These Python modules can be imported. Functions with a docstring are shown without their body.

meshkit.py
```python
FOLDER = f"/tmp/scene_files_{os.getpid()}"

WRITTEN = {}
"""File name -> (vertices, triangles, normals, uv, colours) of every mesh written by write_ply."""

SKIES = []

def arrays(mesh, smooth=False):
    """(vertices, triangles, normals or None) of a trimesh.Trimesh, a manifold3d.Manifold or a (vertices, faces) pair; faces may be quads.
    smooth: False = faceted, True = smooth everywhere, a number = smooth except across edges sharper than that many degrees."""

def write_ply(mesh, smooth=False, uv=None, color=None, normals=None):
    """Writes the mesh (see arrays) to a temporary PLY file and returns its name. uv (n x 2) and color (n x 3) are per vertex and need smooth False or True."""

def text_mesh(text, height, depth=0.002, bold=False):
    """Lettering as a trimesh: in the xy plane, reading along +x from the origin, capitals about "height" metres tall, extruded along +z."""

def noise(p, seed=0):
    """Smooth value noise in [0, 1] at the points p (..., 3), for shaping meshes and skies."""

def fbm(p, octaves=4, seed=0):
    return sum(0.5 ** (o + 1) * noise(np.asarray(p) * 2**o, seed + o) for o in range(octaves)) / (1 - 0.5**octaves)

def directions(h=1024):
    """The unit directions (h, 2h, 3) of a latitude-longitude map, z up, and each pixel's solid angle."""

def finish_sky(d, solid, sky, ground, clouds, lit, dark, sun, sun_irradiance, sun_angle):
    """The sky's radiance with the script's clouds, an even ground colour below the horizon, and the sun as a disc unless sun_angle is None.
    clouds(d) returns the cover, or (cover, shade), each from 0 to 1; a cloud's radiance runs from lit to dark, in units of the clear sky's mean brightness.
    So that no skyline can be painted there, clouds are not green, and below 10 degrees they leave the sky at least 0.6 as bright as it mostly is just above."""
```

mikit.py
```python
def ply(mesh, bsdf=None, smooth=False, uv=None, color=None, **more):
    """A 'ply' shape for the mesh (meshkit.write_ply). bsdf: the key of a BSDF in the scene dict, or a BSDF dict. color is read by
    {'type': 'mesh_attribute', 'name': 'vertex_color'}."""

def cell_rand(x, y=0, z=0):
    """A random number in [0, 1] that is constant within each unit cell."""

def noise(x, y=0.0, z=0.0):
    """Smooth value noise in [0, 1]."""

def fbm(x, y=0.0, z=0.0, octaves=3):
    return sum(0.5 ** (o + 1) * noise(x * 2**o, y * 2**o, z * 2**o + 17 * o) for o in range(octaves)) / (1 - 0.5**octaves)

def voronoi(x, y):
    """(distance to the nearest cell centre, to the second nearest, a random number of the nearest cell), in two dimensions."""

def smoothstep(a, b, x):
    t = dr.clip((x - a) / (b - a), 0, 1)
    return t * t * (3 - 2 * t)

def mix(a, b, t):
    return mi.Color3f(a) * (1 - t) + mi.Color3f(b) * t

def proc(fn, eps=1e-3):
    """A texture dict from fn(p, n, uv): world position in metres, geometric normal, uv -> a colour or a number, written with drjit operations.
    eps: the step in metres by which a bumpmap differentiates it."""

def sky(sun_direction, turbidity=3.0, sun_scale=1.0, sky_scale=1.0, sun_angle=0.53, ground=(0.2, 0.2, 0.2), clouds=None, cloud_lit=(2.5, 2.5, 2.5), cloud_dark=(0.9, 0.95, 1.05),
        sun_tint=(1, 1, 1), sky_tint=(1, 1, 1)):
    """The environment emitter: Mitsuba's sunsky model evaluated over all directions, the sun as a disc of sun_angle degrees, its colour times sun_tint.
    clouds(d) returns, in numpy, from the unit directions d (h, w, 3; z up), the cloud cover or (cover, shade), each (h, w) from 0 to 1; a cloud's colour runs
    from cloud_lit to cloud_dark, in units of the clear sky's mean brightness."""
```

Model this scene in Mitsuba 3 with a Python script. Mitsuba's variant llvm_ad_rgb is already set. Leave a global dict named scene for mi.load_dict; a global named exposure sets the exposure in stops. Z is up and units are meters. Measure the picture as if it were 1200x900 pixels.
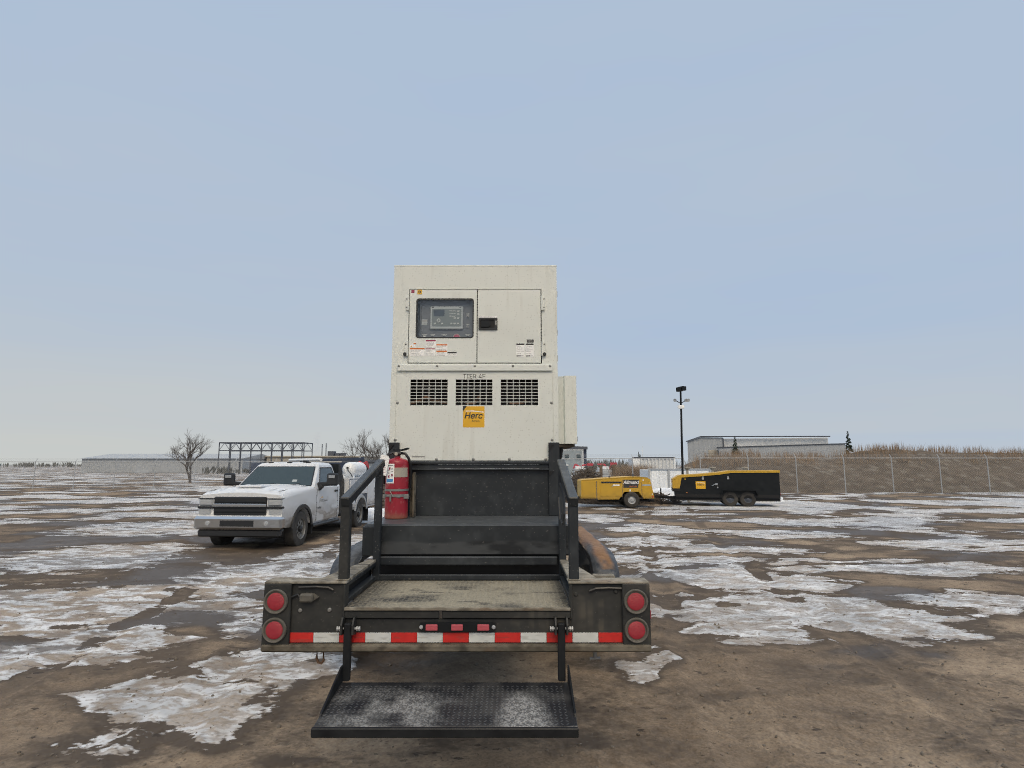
import math, random
import numpy as np, trimesh, drjit as dr, mitsuba as mi, mikit, meshkit
import manifold3d as m3
from shapely.geometry import Polygon, box as sbox, Point
from shapely import affinity
from mikit import proc, noise, fbm, voronoi, smoothstep, mix, cell_rand

T = mi.ScalarTransform4f
scene, labels = {}, {}
RNG = np.random.default_rng(7)
random.seed(7)

# ------------------------------------------------------------------ camera, sky, exposure
EYE = 1.82
PITCH = math.atan(95 / 690.0)
scene['camera'] = {
    'type': 'perspective', 'fov': 2 * math.degrees(math.atan(600 / 690.0)), 'fov_axis': 'x',
    'near_clip': 0.05, 'far_clip': 3000.0,
    'to_world': T().look_at(origin=[0, 0, EYE], target=[0, math.cos(PITCH), EYE + math.sin(PITCH)], up=[0, 0, 1]),
}


def overcast(d):
    """A full cover of thin cloud: cream near the horizon, blue-grey higher up, soft broad bands."""
    e = np.degrees(np.arcsin(np.clip(d[..., 2], -1, 1)))
    az = np.degrees(np.arctan2(d[..., 0], d[..., 1]))
    q = np.stack([d[..., 0] * 2.2, d[..., 1] * 2.2, d[..., 2] * 7.0], -1)
    n = meshkit.fbm(q + 3.1, 4, seed=5)
    fine = meshkit.fbm(np.stack([d[..., 0] * 5, d[..., 1] * 5, d[..., 2] * 30], -1) + 9.0, 4, seed=11)
    lean = 0.5 + 0.5 * np.tanh((az - 4.0) / 9.0)                      # bluer towards the right of the view
    s = 0.62 * np.clip((e + 0.3) / 13.0, 0, 1) ** 1.15 + 0.38 * np.clip(e / 34.0, 0, 1)
    shelf = 0.5 - 0.5 * np.tanh((e - 2.6 + 0.5 * (n - 0.5)) / 0.16)          # a cloud shelf low on the right
    s = s + 0.32 * lean * np.clip(1.1 - e / 26.0, 0, 1) + 0.18 * lean * shelf + 0.30 * (n - 0.5) + 0.20 * (fine - 0.5) * np.clip(1.3 - e / 30, 0, 1)
    return np.ones_like(e), np.clip(s, 0, 1)


scene['sky'] = mikit.sky([0.08, -0.68, 0.72], turbidity=3, sun_scale=0.31, sun_angle=40, clouds=overcast,
                         cloud_lit=(1.44, 1.48, 1.42), cloud_dark=(1.045, 1.30, 1.665), sun_tint=(1.0, 0.985, 0.92))
exposure = 2.15

# ------------------------------------------------------------------ helpers
used = set()


def numbered(base):
    k, i = base, 0
    while k in used:
        i += 1
        k = f'{base}_{i:03d}'
    used.add(k)
    return k


def thing(name, label, cat, group=None):
    k = numbered(name)
    labels[k] = {'label': label, 'category': cat}
    if group:
        labels[k]['group'] = group
    return k


def add(name, mesh, mat, parent=None, smooth=False, label=None, kind=None, to_world=None):
    if isinstance(mesh, list):
        mesh = cat(mesh)
    k = numbered(f'{parent}__{name}' if parent else name)
    scene[k] = mikit.ply(mesh, mat if isinstance(mat, dict) else 'material_' + mat, smooth=smooth)
    if to_world is not None:
        scene[k]['to_world'] = to_world
    if label or kind:
        labels.setdefault(k, {})
        if label:
            labels[k]['label'] = label
        if kind:
            labels[k]['kind'] = kind
    return k


def cat(ms):
    return trimesh.util.concatenate([as_tm(m) for m in ms])


def as_tm(m):
    if hasattr(m, 'to_mesh'):
        q = m.to_mesh()
        return trimesh.Trimesh(np.array(q.vert_properties[:, :3]), np.array(q.tri_verts), process=False)
    return m


_CB = None


def cb(x0, x1, y0, y1, z0, z1, c=0.004):
    """A box with chamfered edges."""
    c = min(c, 0.3 * min(x1 - x0, y1 - y0, z1 - z0))
    pts = []
    for sx in (0, 1):
        for sy in (0, 1):
            for sz in (0, 1):
                X, Y, Z = (x0, x1)[sx], (y0, y1)[sy], (z0, z1)[sz]
                dx, dy, dz = (c, -c)[sx], (c, -c)[sy], (c, -c)[sz]
                pts += [(X, Y + dy, Z + dz), (X + dx, Y, Z + dz), (X + dx, Y + dy, Z)]
    v = np.array(pts)
    global _CB
    if _CB is None:
        u = cb_unit()
        _CB = u
    return trimesh.Trimesh(v, _CB.copy(), process=False)


def cb_unit():
    pts = []
    for sx in (0, 1):
        for sy in (0, 1):
            for sz in (0, 1):
                dx, dy, dz = (.2, -.2)[sx], (.2, -.2)[sy], (.2, -.2)[sz]
                pts += [(sx, sy + dy, sz + dz), (sx + dx, sy, sz + dz), (sx + dx, sy + dy, sz)]
    v = np.array(pts, float)
    from scipy.spatial import ConvexHull
    h = ConvexHull(v)
    f = h.simplices.copy()
    for i, t in enumerate(f):
        nrm = np.cross(v[t[1]] - v[t[0]], v[t[2]] - v[t[0]])
        if nrm @ h.equations[i][:3] < 0:
            f[i] = t[::-1]
    return f


def frame(p0, p1, up=(0, 0, 1)):
    p0, p1 = np.array(p0, float), np.array(p1, float)
    z = (p1 - p0) / np.linalg.norm(p1 - p0)
    up = np.array(up, float)
    if abs(z @ up) > 0.98:
        up = np.array([0, 1.0, 0])
    x = np.cross(up, z)
    x /= np.linalg.norm(x)
    y = np.cross(z, x)
    m = np.eye(4)
    m[:3, 0], m[:3, 1], m[:3, 2], m[:3, 3] = x, y, z, p0
    return m, np.linalg.norm(p1 - p0)


def bar(p0, p1, w, h=None, c=0.004, up=(0, 0, 1)):
    """A rectangular bar; h along 'up', w across."""
    h = h or w
    m, L = frame(p0, p1, up)
    b = cb(-w / 2, w / 2, -h / 2, h / 2, 0, L, c)
    b.apply_transform(m)
    return b


def cyl(p0, p1, r, n=16, r1=None):
    r1 = r if r1 is None else r1
    m, L = frame(p0, p1)
    a = np.arange(n) * 2 * np.pi / n
    ring = np.stack([np.cos(a), np.sin(a)], 1)
    v = np.vstack([np.column_stack([ring * r, np.zeros(n)]), np.column_stack([ring * r1, np.full(n, L)]), [[0, 0, 0]], [[0, 0, L]]])
    i = np.arange(n)
    j = (i + 1) % n
    f = np.vstack([np.stack([i, j, j + n], 1), np.stack([i, j + n, i + n], 1), np.stack([j, i, i * 0 + 2 * n], 1), np.stack([i + n, j + n, i * 0 + 2 * n + 1], 1)])
    t = trimesh.Trimesh(v, f, process=False)
    t.apply_transform(m)
    return t


def tube(pts, r, n=8):
    p = np.asarray(pts, float)
    rr = np.broadcast_to(r, (len(p),))
    t = np.gradient(p, axis=0)
    t /= np.linalg.norm(t, axis=1, keepdims=True) + 1e-12
    ref = np.array([0, 0, 1.0]) if np.abs(t[:, 2]).mean() < 0.9 else np.array([1.0, 0, 0])
    a = np.cross(t, ref)
    a /= np.linalg.norm(a, axis=1, keepdims=True) + 1e-12
    b = np.cross(t, a)
    ang = np.arange(n) * 2 * np.pi / n
    v = (p[:, None] + rr[:, None, None] * (np.cos(ang)[None, :, None] * a[:, None] + np.sin(ang)[None, :, None] * b[:, None])).reshape(-1, 3)
    i, j = np.meshgrid(np.arange(len(p) - 1), np.arange(n), indexing='ij')
    q = np.stack([i * n + j, i * n + (j + 1) % n, (i + 1) * n + (j + 1) % n, (i + 1) * n + j], -1).reshape(-1, 4)
    f = np.vstack([q[:, [0, 2, 1]], q[:, [0, 3, 2]]])
    c0, c1 = len(v), len(v) + 1
    v = np.vstack([v, p[0], p[-1]])
    k = np.arange(n)
    f = np.vstack([f, np.stack([k, (k + 1) % n, k * 0 + c0], 1), np.stack([(k + 1) % n + (len(p) - 1) * n, k + (len(p) - 1) * n, k * 0 + c1], 1)])
    return trimesh.Trimesh(v, f, process=False)


def lathe(profile, n=28):
    """(r, z) pairs turned about z."""
    p = np.asarray(profile, float)
    a = np.arange(n) * 2 * np.pi / n
    v = np.stack([p[:, None, 0] * np.cos(a), p[:, None, 0] * np.sin(a), np.repeat(p[:, 1:2], n, 1)], -1).reshape(-1, 3)
    i, j = np.meshgrid(np.arange(len(p) - 1), np.arange(n), indexing='ij')
    q = np.stack([i * n + j, i * n + (j + 1) % n, (i + 1) * n + (j + 1) % n, (i + 1) * n + j], -1).reshape(-1, 4)
    return trimesh.Trimesh(v, np.vstack([q[:, [0, 1, 2]], q[:, [0, 2, 3]]]), process=False)


def aim(mesh, p0, p1):
    """Moves a mesh built along +z from the origin so that its axis runs from p0 towards p1."""
    m, _ = frame(p0, p1)
    mesh = mesh.copy()
    mesh.apply_transform(m)
    return mesh


def ext(poly, h):
    geoms = getattr(poly, 'geoms', [poly])
    return trimesh.util.concatenate([trimesh.creation.extrude_polygon(g, h, engine='earcut') for g in geoms])


def plate_xz(poly, y0, y1):
    """A polygon in (x, z) made a plate from y0 to y1."""
    m = ext(poly, y1 - y0)
    v = m.vertices.copy()
    m.vertices = np.stack([v[:, 0], y1 - v[:, 2], v[:, 1]], 1)
    return m


def plate_yz(poly, x0, x1):
    """A polygon in (y, z) made a plate from x0 to x1."""
    m = ext(poly, x1 - x0)
    v = m.vertices.copy()
    m.vertices = np.stack([v[:, 2] + x0, v[:, 0], v[:, 1]], 1)
    return m


def plate_xy(poly, z0, z1):
    m = ext(poly, z1 - z0)
    m.apply_translation([0, 0, z0])
    return m


def rrect(x0, x1, z0, z1, r=0.02):
    return sbox(x0 + r, z0 + r, x1 - r, z1 - r).buffer(r, quad_segs=4)


def text_xz(s, h, x, y, z, depth=0.002, bold=False, slant=0.0, centre=True, squeeze=1.0):
    """Lettering that faces -y; (x, z) is the middle of its base line (or its left end)."""
    m = meshkit.text_mesh(s, h, depth, bold)
    v = m.vertices.copy()
    v[:, 0] = (v[:, 0] + slant * v[:, 1]) * squeeze
    off = v[:, 0].mean() * 0 + (v[:, 0].min() + v[:, 0].max()) / 2 if centre else 0
    m.vertices = np.stack([v[:, 0] - off + x, y - v[:, 2], v[:, 1] + z], 1)
    return m


def blob(n=2, r=1.0, seed=0, rough=0.35, squash=(1, 1, 1)):
    m = trimesh.creation.icosphere(subdivisions=n, radius=1.0)
    v = m.vertices
    k = 1 + rough * (meshkit.fbm(v * 1.7 + seed * 7.3, 3, seed) - 0.5) * 2
    m.vertices = v * k[:, None] * r * np.array(squash)
    return m


def rot_z(m, deg, at=(0, 0, 0)):
    m = m.copy()
    m.apply_transform(trimesh.transformations.rotation_matrix(math.radians(deg), [0, 0, 1], at))
    return m


# ------------------------------------------------------------------ materials
def pr(col, rough=0.5, metallic=0.0, bump=None, bscale=1.0, **kw):
    c = col if isinstance(col, dict) else {'type': 'rgb', 'value': list(col)}
    b = {'type': 'principled', 'base_color': c, 'roughness': rough, 'metallic': metallic, **kw}
    if bump is not None:
        b = {'type': 'bumpmap', 'arbitrary': bump, 'scale': bscale, 'bsdf': b}
    return {'type': 'twosided', 'bsdf': b}


def P3(p):
    return p.x, p.y, p.z


def cream_fn(p, n, uv):
    x, y, z = P3(p)
    tone = fbm(x * 1.1, y * 1.1, z * 1.1, 3)
    c = mix((0.665, 0.686, 0.645), (0.715, 0.740, 0.705), tone)
    d, _, r = voronoi(x * 22 + y * 9, z * 22 + y * 5)                    # flecks of dried mud
    fleck = smoothstep(0.17, 0.06, d) * smoothstep(0.62, 0.95, r) * smoothstep(0.40, 0.66, fbm(x * 2.3, y * 2, z * 2.3 + 5, 2))
    d2, _, r2 = voronoi(x * 55 + 3 + y * 30, z * 48)
    fine = smoothstep(0.24, 0.1, d2) * smoothstep(0.62, 0.9, r2)
    c = mix(c, (0.25, 0.24, 0.20), dr.clip(fleck * 0.42 + fine * 0.32, 0, 1))
    streak = smoothstep(0.60, 0.82, fbm(x * 26 + y * 11, z * 1.6, 4.0, 2)) * smoothstep(0.4, 0.65, fbm(x * 2.0, z * 2.6, y, 2))
    c = mix(c, (0.42, 0.40, 0.34), streak * 0.22)
    return c


def black_fn(p, n, uv):
    x, y, z = P3(p)
    f = fbm(x * 3.1, y * 3.1, z * 3.1, 4)
    g = fbm(x * 17, y * 17, z * 9, 3)
    up = dr.clip(n.z, 0, 1)
    dust = dr.clip(smoothstep(0.42, 0.75, f) * 0.28 + smoothstep(0.5, 0.8, g) * 0.16 + up * (0.28 + 0.3 * g), 0, 1)
    c = mix((0.0135, 0.0168, 0.0205), (0.096, 0.106, 0.114), dust)
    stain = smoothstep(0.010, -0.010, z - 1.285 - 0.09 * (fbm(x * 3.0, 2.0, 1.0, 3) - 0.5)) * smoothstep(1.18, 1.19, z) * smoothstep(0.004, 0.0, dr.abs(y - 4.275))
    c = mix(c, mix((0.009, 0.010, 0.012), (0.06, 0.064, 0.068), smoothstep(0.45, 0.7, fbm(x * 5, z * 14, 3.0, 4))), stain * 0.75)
    chip = smoothstep(0.76, 0.82, fbm(x * 75, y * 75, z * 75, 2)) * 0.4
    return mix(c, (0.20, 0.185, 0.165), chip)


def bumper_fn(p, n, uv):
    x, y, z = P3(p)
    f = fbm(x * 4.0, y * 4, z * 6, 4)
    g = fbm(x * 40, y * 40, z * 40, 2)
    c = mix((0.0145, 0.0155, 0.0158), (0.043, 0.0425, 0.039), dr.clip(smoothstep(0.3, 0.72, f) * 0.62 + (g - 0.4) * 0.45, 0, 1))
    run = smoothstep(0.55, 0.8, fbm(x * 30, 2.0, z * 2.0, 2)) * smoothstep(0.5, 0.7, f)
    c = mix(c, (0.14, 0.12, 0.09), run * 0.35)
    return mix(c, (0.22, 0.20, 0.17), smoothstep(0.76, 0.83, fbm(x * 130, y * 130, z * 130, 2)) * 0.28)


def flange_fn(p, n, uv):
    x, y, z = P3(p)
    f = fbm(x * 5, y * 9, z * 9, 4)
    g = fbm(x * 28, y * 28, z * 28, 3)
    c = mix((0.085, 0.072, 0.052), (0.31, 0.285, 0.235), smoothstep(0.25, 0.7, f * 0.6 + g * 0.4))
    c = mix(c, (0.19, 0.105, 0.055), smoothstep(0.58, 0.76, fbm(x * 9 + 9, y * 9, z * 9, 3)) * 0.40)
    return mix(c, (0.04, 0.037, 0.032), smoothstep(0.60, 0.72, fbm(x * 11, y * 16 + 4, z * 8, 3)) * 0.7)


def deck_fn(p, n, uv):
    x, y, z = P3(p)
    f = fbm(x * 3.2, y * 4.4, 1.0, 4)
    g = fbm(x * 45, y * 45, 0.0, 3)
    edge = smoothstep(-0.95, -0.66, x) * smoothstep(0.345, 0.20, x) * smoothstep(4.34, 4.05, y) * 0.85 + 0.15
    wear = smoothstep(0.12, 0.55, f) * edge
    lug = noise(x * 120, y * 120, 4.0)
    c = mix((0.040, 0.039, 0.036), (0.275, 0.25, 0.19), dr.clip(wear * 0.92 + (g - 0.5) * 0.4 + (lug - 0.5) * 0.45, 0, 1))
    return mix(c, (0.022, 0.021, 0.02), smoothstep(0.73, 0.79, fbm(x * 6.5 + 30, y * 12, 2.0, 3)) * 0.6)


def step_fn(p, n, uv):
    x, y, z = P3(p)
    wx, wy = x + 0.10 * (fbm(x * 6, y * 6, 0, 3) - 0.5), y + 0.10 * (fbm(x * 6 + 40, y * 6, 0, 3) - 0.5)
    a = 0.8 * smoothstep(1.1, 0.0, dr.square((wx + 0.60) / 0.40) + dr.square((wy - 3.08) / 0.30))
    b = smoothstep(1.15, 0.10, dr.square((wx - 0.055 + 0.10 * (wy - 3.0)) / (0.16 - 0.16 * (wy - 3.0))) + dr.square((wy - 3.04) / 0.26))
    e = smoothstep(2.955, 2.93, wy) * smoothstep(0.45, 0.65, fbm(x * 6, y * 4, 7, 2)) * 0.6
    g = fbm(x * 60, y * 60, 0.0, 3)
    m = dr.clip(dr.maximum(dr.maximum(a * 0.85 * smoothstep(0.28, 0.62, fbm(x * 6.5, y * 9, 11.0, 3)), b * 0.85), e), 0, 1)
    c = mix((0.014, 0.015, 0.018), (0.05, 0.05, 0.05), smoothstep(0.35, 0.8, fbm(x * 9, y * 9, 3, 3)))
    fine = noise(x * 170, y * 150, 5.0)
    return mix(c, (0.36, 0.36, 0.35), dr.clip(m * (0.30 + 0.75 * smoothstep(0.35, 0.70, 0.5 * g + 0.5 * fine)), 0, 1))


def fender_fn(p, n, uv):
    x, y, z = P3(p)
    f = fbm(x * 6, y * 3, z * 6, 4)
    g = fbm(x * 30, y * 30, z * 30, 3)
    up = smoothstep(0.60, 0.86, dr.clip(n.z, 0, 1) + (f - 0.5) * 0.8) * smoothstep(5.36, 5.52, y + (f - 0.5) * 0.5)
    inner = smoothstep(0.950, 0.905, dr.abs(x + 0.31) - 0.30 + (f - 0.5) * 0.14)
    right = smoothstep(-0.3, 0.2, x)
    c = mix((0.030, 0.036, 0.047), (0.085, 0.095, 0.11), smoothstep(0.3, 0.75, g * 0.5 + f * 0.5))
    mud = mix((0.17, 0.085, 0.034), (0.33, 0.19, 0.095), g)
    grey = mix((0.10, 0.10, 0.10), (0.2, 0.2, 0.195), g)
    endface = 1 - smoothstep(6.6, 5.8, y + (g - 0.5) * 0.3) * smoothstep(0.835, 0.775, x + (f - 0.5) * 0.14) * right
    return mix(c, mud * right + grey * (1 - right), up * inner * endface * (0.3 + 0.7 * right))


def truck_fn(p, n, uv):
    x, y, z = P3(p)
    c = mix((0.67, 0.685, 0.70), (0.61, 0.62, 0.63), fbm(x * 1.3, y * 1.3, z * 2, 3))
    f = fbm(x * 4, y * 2.2, z * 4, 4)
    low = smoothstep(1.0, 0.55, z + (f - 0.5) * 0.9)
    side = smoothstep(0.4, 0.7, dr.abs(n.x))
    return mix(c, mix((0.16, 0.135, 0.11), (0.30, 0.27, 0.235), fbm(x * 20, y * 20, z * 20, 2)), low * (0.4 + 0.6 * smoothstep(0.40, 0.55, f)) * (0.35 + 0.65 * side))


def yellow_fn(p, n, uv):
    x, y, z = P3(p)
    c = mix((0.56, 0.335, 0.028), (0.48, 0.285, 0.03), fbm(x * 2, y * 2, z * 2, 3))
    low = smoothstep(0.75, 0.28, z + (fbm(x * 5, y * 5, z * 5, 3) - 0.5) * 0.5)
    return mix(c, (0.22, 0.15, 0.05), low * 0.5)


def wood_fn(p, n, uv):
    x, y, z = P3(p)
    return mix((0.085, 0.062, 0.045), (0.22, 0.165, 0.12), fbm(x * 14, y * 14, z * 2.5, 3))


def red_fn(p, n, uv):
    x, y, z = P3(p)
    g = fbm(x * 16, y * 16, z * 10, 3)
    c = mix((0.275, 0.012, 0.026), (0.33, 0.024, 0.040), g)
    c = mix(c, (0.40, 0.17, 0.17), smoothstep(0.60, 0.76, fbm(x * 60, y * 60, z * 30, 3)) * 0.35)
    return mix(c, (0.26, 0.11, 0.07), smoothstep(1.49, 1.395, z + (g - 0.5) * 0.12) * 0.75)


def cloth_dirt(a, b, s):
    return lambda p, n, uv: mix(a, b, fbm(p.x * s, p.y * s, p.z * s, 3))


def grey_wall_fn(p, n, uv):
    x, y, z = P3(p)
    rib = smoothstep(0.30, 0.5, dr.abs((x + y) * 2.2 - dr.floor((x + y) * 2.2) - 0.5))
    return mix((0.36, 0.38, 0.40), (0.30, 0.32, 0.34), rib * 0.5 + 0.4 * fbm(x * .3, y * .3, z * .6, 3))


# where ice and thin snow lie on the yard (centre x, y, radii), and bare ground islands in it
SNOW = [(1.22, 5.72, 0.24, 0.36), (2.1, 7.7, 0.75, 0.55), (3.0, 8.0, 1.2, 0.85), (2.55, 6.9, 0.8, 0.5), (4.2, 7.6, 1.3, 0.9), (3.3, 10.4, 1.3, 0.9), (4.1, 9.5, 1.0, 0.6), (2.55, 12.6, 0.9, 0.9), (3.4, 11.6, 1.3, 0.6), (3.2, 14.6, 1.1, 1.0), (5.0, 13.4, 1.7, 0.7),
        (4.0, 17.2, 1.2, 1.6), (3.0, 20.5, 0.8, 1.2), (6.8, 16.0, 2.2, 1.0), (7.0, 11.0, 2.4, 0.9), (8.5, 19.5, 2.0, 1.2), (6.0, 22.5, 2.2, 0.6), (10.5, 14.0, 2.5, 1.0), (9.0, 25.6, 3.5, 1.0), (6.5, 8.2, 1.2, 0.5),
        (-2.15, 5.75, 0.55, 0.55), (-2.7, 4.9, 0.8, 0.7), (-4.0, 10.3, 1.6, 2.6), (-2.6, 8.6, 0.9, 1.9), (-3.3, 14.0, 1.2, 2.4), (-6.5, 8.0, 2.0, 1.5), (-4.6, 6.2, 1.2, 0.8), (-8.5, 12.0, 2.0, 2.0), (-10, 18, 3, 2.5), (-3.6, 21, 2.0, 3.0)]
BARE = [(2.35, 9.55, 0.55, 0.75), (2.0, 11.5, 0.35, 0.5), (4.3, 12.45, 1.1, 0.40), (2.6, 13.4, 0.25, 0.25), (4.9, 15.3, 1.6, 0.5), (2.9, 16.4, 0.9, 0.5), (6.2, 18.8, 1.8, 0.7), (4.5, 20.0, 1.2, 0.9), (2.5, 8.1, 0.22, 0.16), (-5.2, 11.6, 0.9, 0.4), (-3.4, 8.5, 0.5, 0.4), (5.6, 9.0, 1.0, 0.4), (-5.4, 14.5, 1.5, 0.8)]


def tracks(x, y):
    """Pairs of old tyre ruts across the yard: how deep in a rut a point lies, from 0 to 1."""
    t = mi.Float(0)
    for u, on in ((x - (1.9 + 0.10 * y + 0.0035 * y * y), smoothstep(3.0, 6.0, y)), (x + 2.7 + 0.10 * y + 0.004 * y * y, smoothstep(3.0, 5.0, y)),
                  (y - (11.2 + 0.16 * x), smoothstep(1.4, 2.6, dr.abs(x))), (y - (17.5 - 0.10 * x), smoothstep(2.0, 4.0, dr.abs(x)))):
        w = 0.16 * (fbm(x * 0.8, y * 0.8, 3.0, 2) - 0.5)
        d = dr.abs(dr.abs(u + w) - 0.86)
        t = dr.maximum(t, smoothstep(0.19, 0.09, d) * on)
    return t * smoothstep(0.30, 0.55, fbm(x * 0.7 + 3, y * 0.7, 6.0, 2))


def snow_mask(p):
    x, y = p.x, p.y
    wx = x + 1.1 * (fbm(x * 1.1, y * 1.1, 3.0, 3) - 0.5) + 0.16 * (fbm(x * 6, y * 6, 8.0, 2) - 0.5)
    wy = y + 1.1 * (fbm(x * 1.1 + 50, y * 1.1, 5.0, 3) - 0.5) + 0.16 * (fbm(x * 6 + 20, y * 6, 8.0, 2) - 0.5)
    s, b = mi.Float(-1.0), mi.Float(-1.0)
    for cx, cy, rx, ry in SNOW:
        s = dr.maximum(s, 1 - dr.square((wx - cx) / rx) - dr.square((wy - cy) / ry))
    for cx, cy, rx, ry in BARE:
        b = dr.maximum(b, 1 - dr.square((wx - cx) / rx) - dr.square((wy - cy) / ry))
    rut = tracks(x, y)
    far = smoothstep(15.0, 30.0, y + dr.abs(x) * 0.5)
    s = dr.maximum(s, far * ((fbm(x * 0.35, y * 0.5, 2.0, 3) - 0.52) * 6 + 1) - 1)
    lod = 1 / (1 + dr.square(y / 22))
    s = s - 1.5 * dr.maximum(b, 0) + 2.3 * (fbm(x * 2.0, y * 3.8, 1.0, 4) - 0.5) * (0.45 + 0.55 * lod) + 0.6 * (fbm(x * 22, y * 30, 4.0, 2) - 0.5) * lod
    s = s - 0.75 * rut
    m = smoothstep(0.0, 0.20, s)
    thin = smoothstep(-1.0, -2.2, x) * 0.9 * smoothstep(4.0, 6.5, y)                    # worn thin on the left side
    near = 1 / (1 + dr.square(y / 26))
    holes = smoothstep(0.42, 0.60, fbm(x * 4.2 + 3, y * 8 + 3, 6.0, 4)) * near
    crumbs = smoothstep(0.52, 0.72, fbm(x * 26, y * 34, 2.0, 2)) * near
    return m * (1 - holes * (0.60 + 0.32 * thin)) * (1 - 0.5 * crumbs), dr.maximum(smoothstep(-1.35, -0.10, s), 0.75 * rut) * (1 - m)


def ground_fn(p, n, uv):
    x, y = p.x, p.y
    a = fbm(x * 0.9, y * 0.9, 0.0, 4)
    b = fbm(x * 11, y * 11, 4.0, 3)
    g = fbm(x * 70, y * 70, 2.0, 2)
    mud = mix((0.168, 0.125, 0.086), (0.325, 0.252, 0.178), dr.clip(smoothstep(0.3, 0.7, a) * 0.6 + (b - 0.35) * 0.6, 0, 1))
    mud = mud * (0.72 + 0.56 * g)
    wet = smoothstep(0.52 - 0.07 * smoothstep(6.0, 10.0, y), 0.66 - 0.07 * smoothstep(6.0, 10.0, y), fbm(x * 0.55 + 7, y * 0.8, 9.0, 4))
    m, damp = snow_mask(p)
    mud = mix(mud, (0.072, 0.055, 0.041), dr.clip(wet * 0.75 + damp * (0.45 + 0.65 * a) * 1.25, 0, 0.95))
    fleck = smoothstep(0.66, 0.74, fbm(x * 24, y * 40, 7.5, 2)) * smoothstep(0.35, 0.6, a)
    mud = mix(mud, (0.060, 0.046, 0.034), fleck * 0.55)
    clod = smoothstep(0.70, 0.76, fbm(x * 9, y * 16, 1.5, 3))
    mud = mix(mud, (0.042, 0.033, 0.026), clod * 0.8)
    ice = mix((0.36, 0.375, 0.39), (0.70, 0.71, 0.72), dr.clip(fbm(x * 3.5, y * 5, 3.0, 4) * 1.5 - 0.25, 0, 1))
    ice = mix(ice, (0.26, 0.24, 0.22), smoothstep(0.50, 0.72, fbm(x * 10 + 8, y * 18, 5.0, 3)) * 0.6)
    return mix(mud, ice, m)


def ground_rough(p, n, uv):
    wet = smoothstep(0.52, 0.66, fbm(p.x * 0.55 + 7, p.y * 0.8, 9.0, 4))
    return 0.85 - 0.42 * wet


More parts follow.
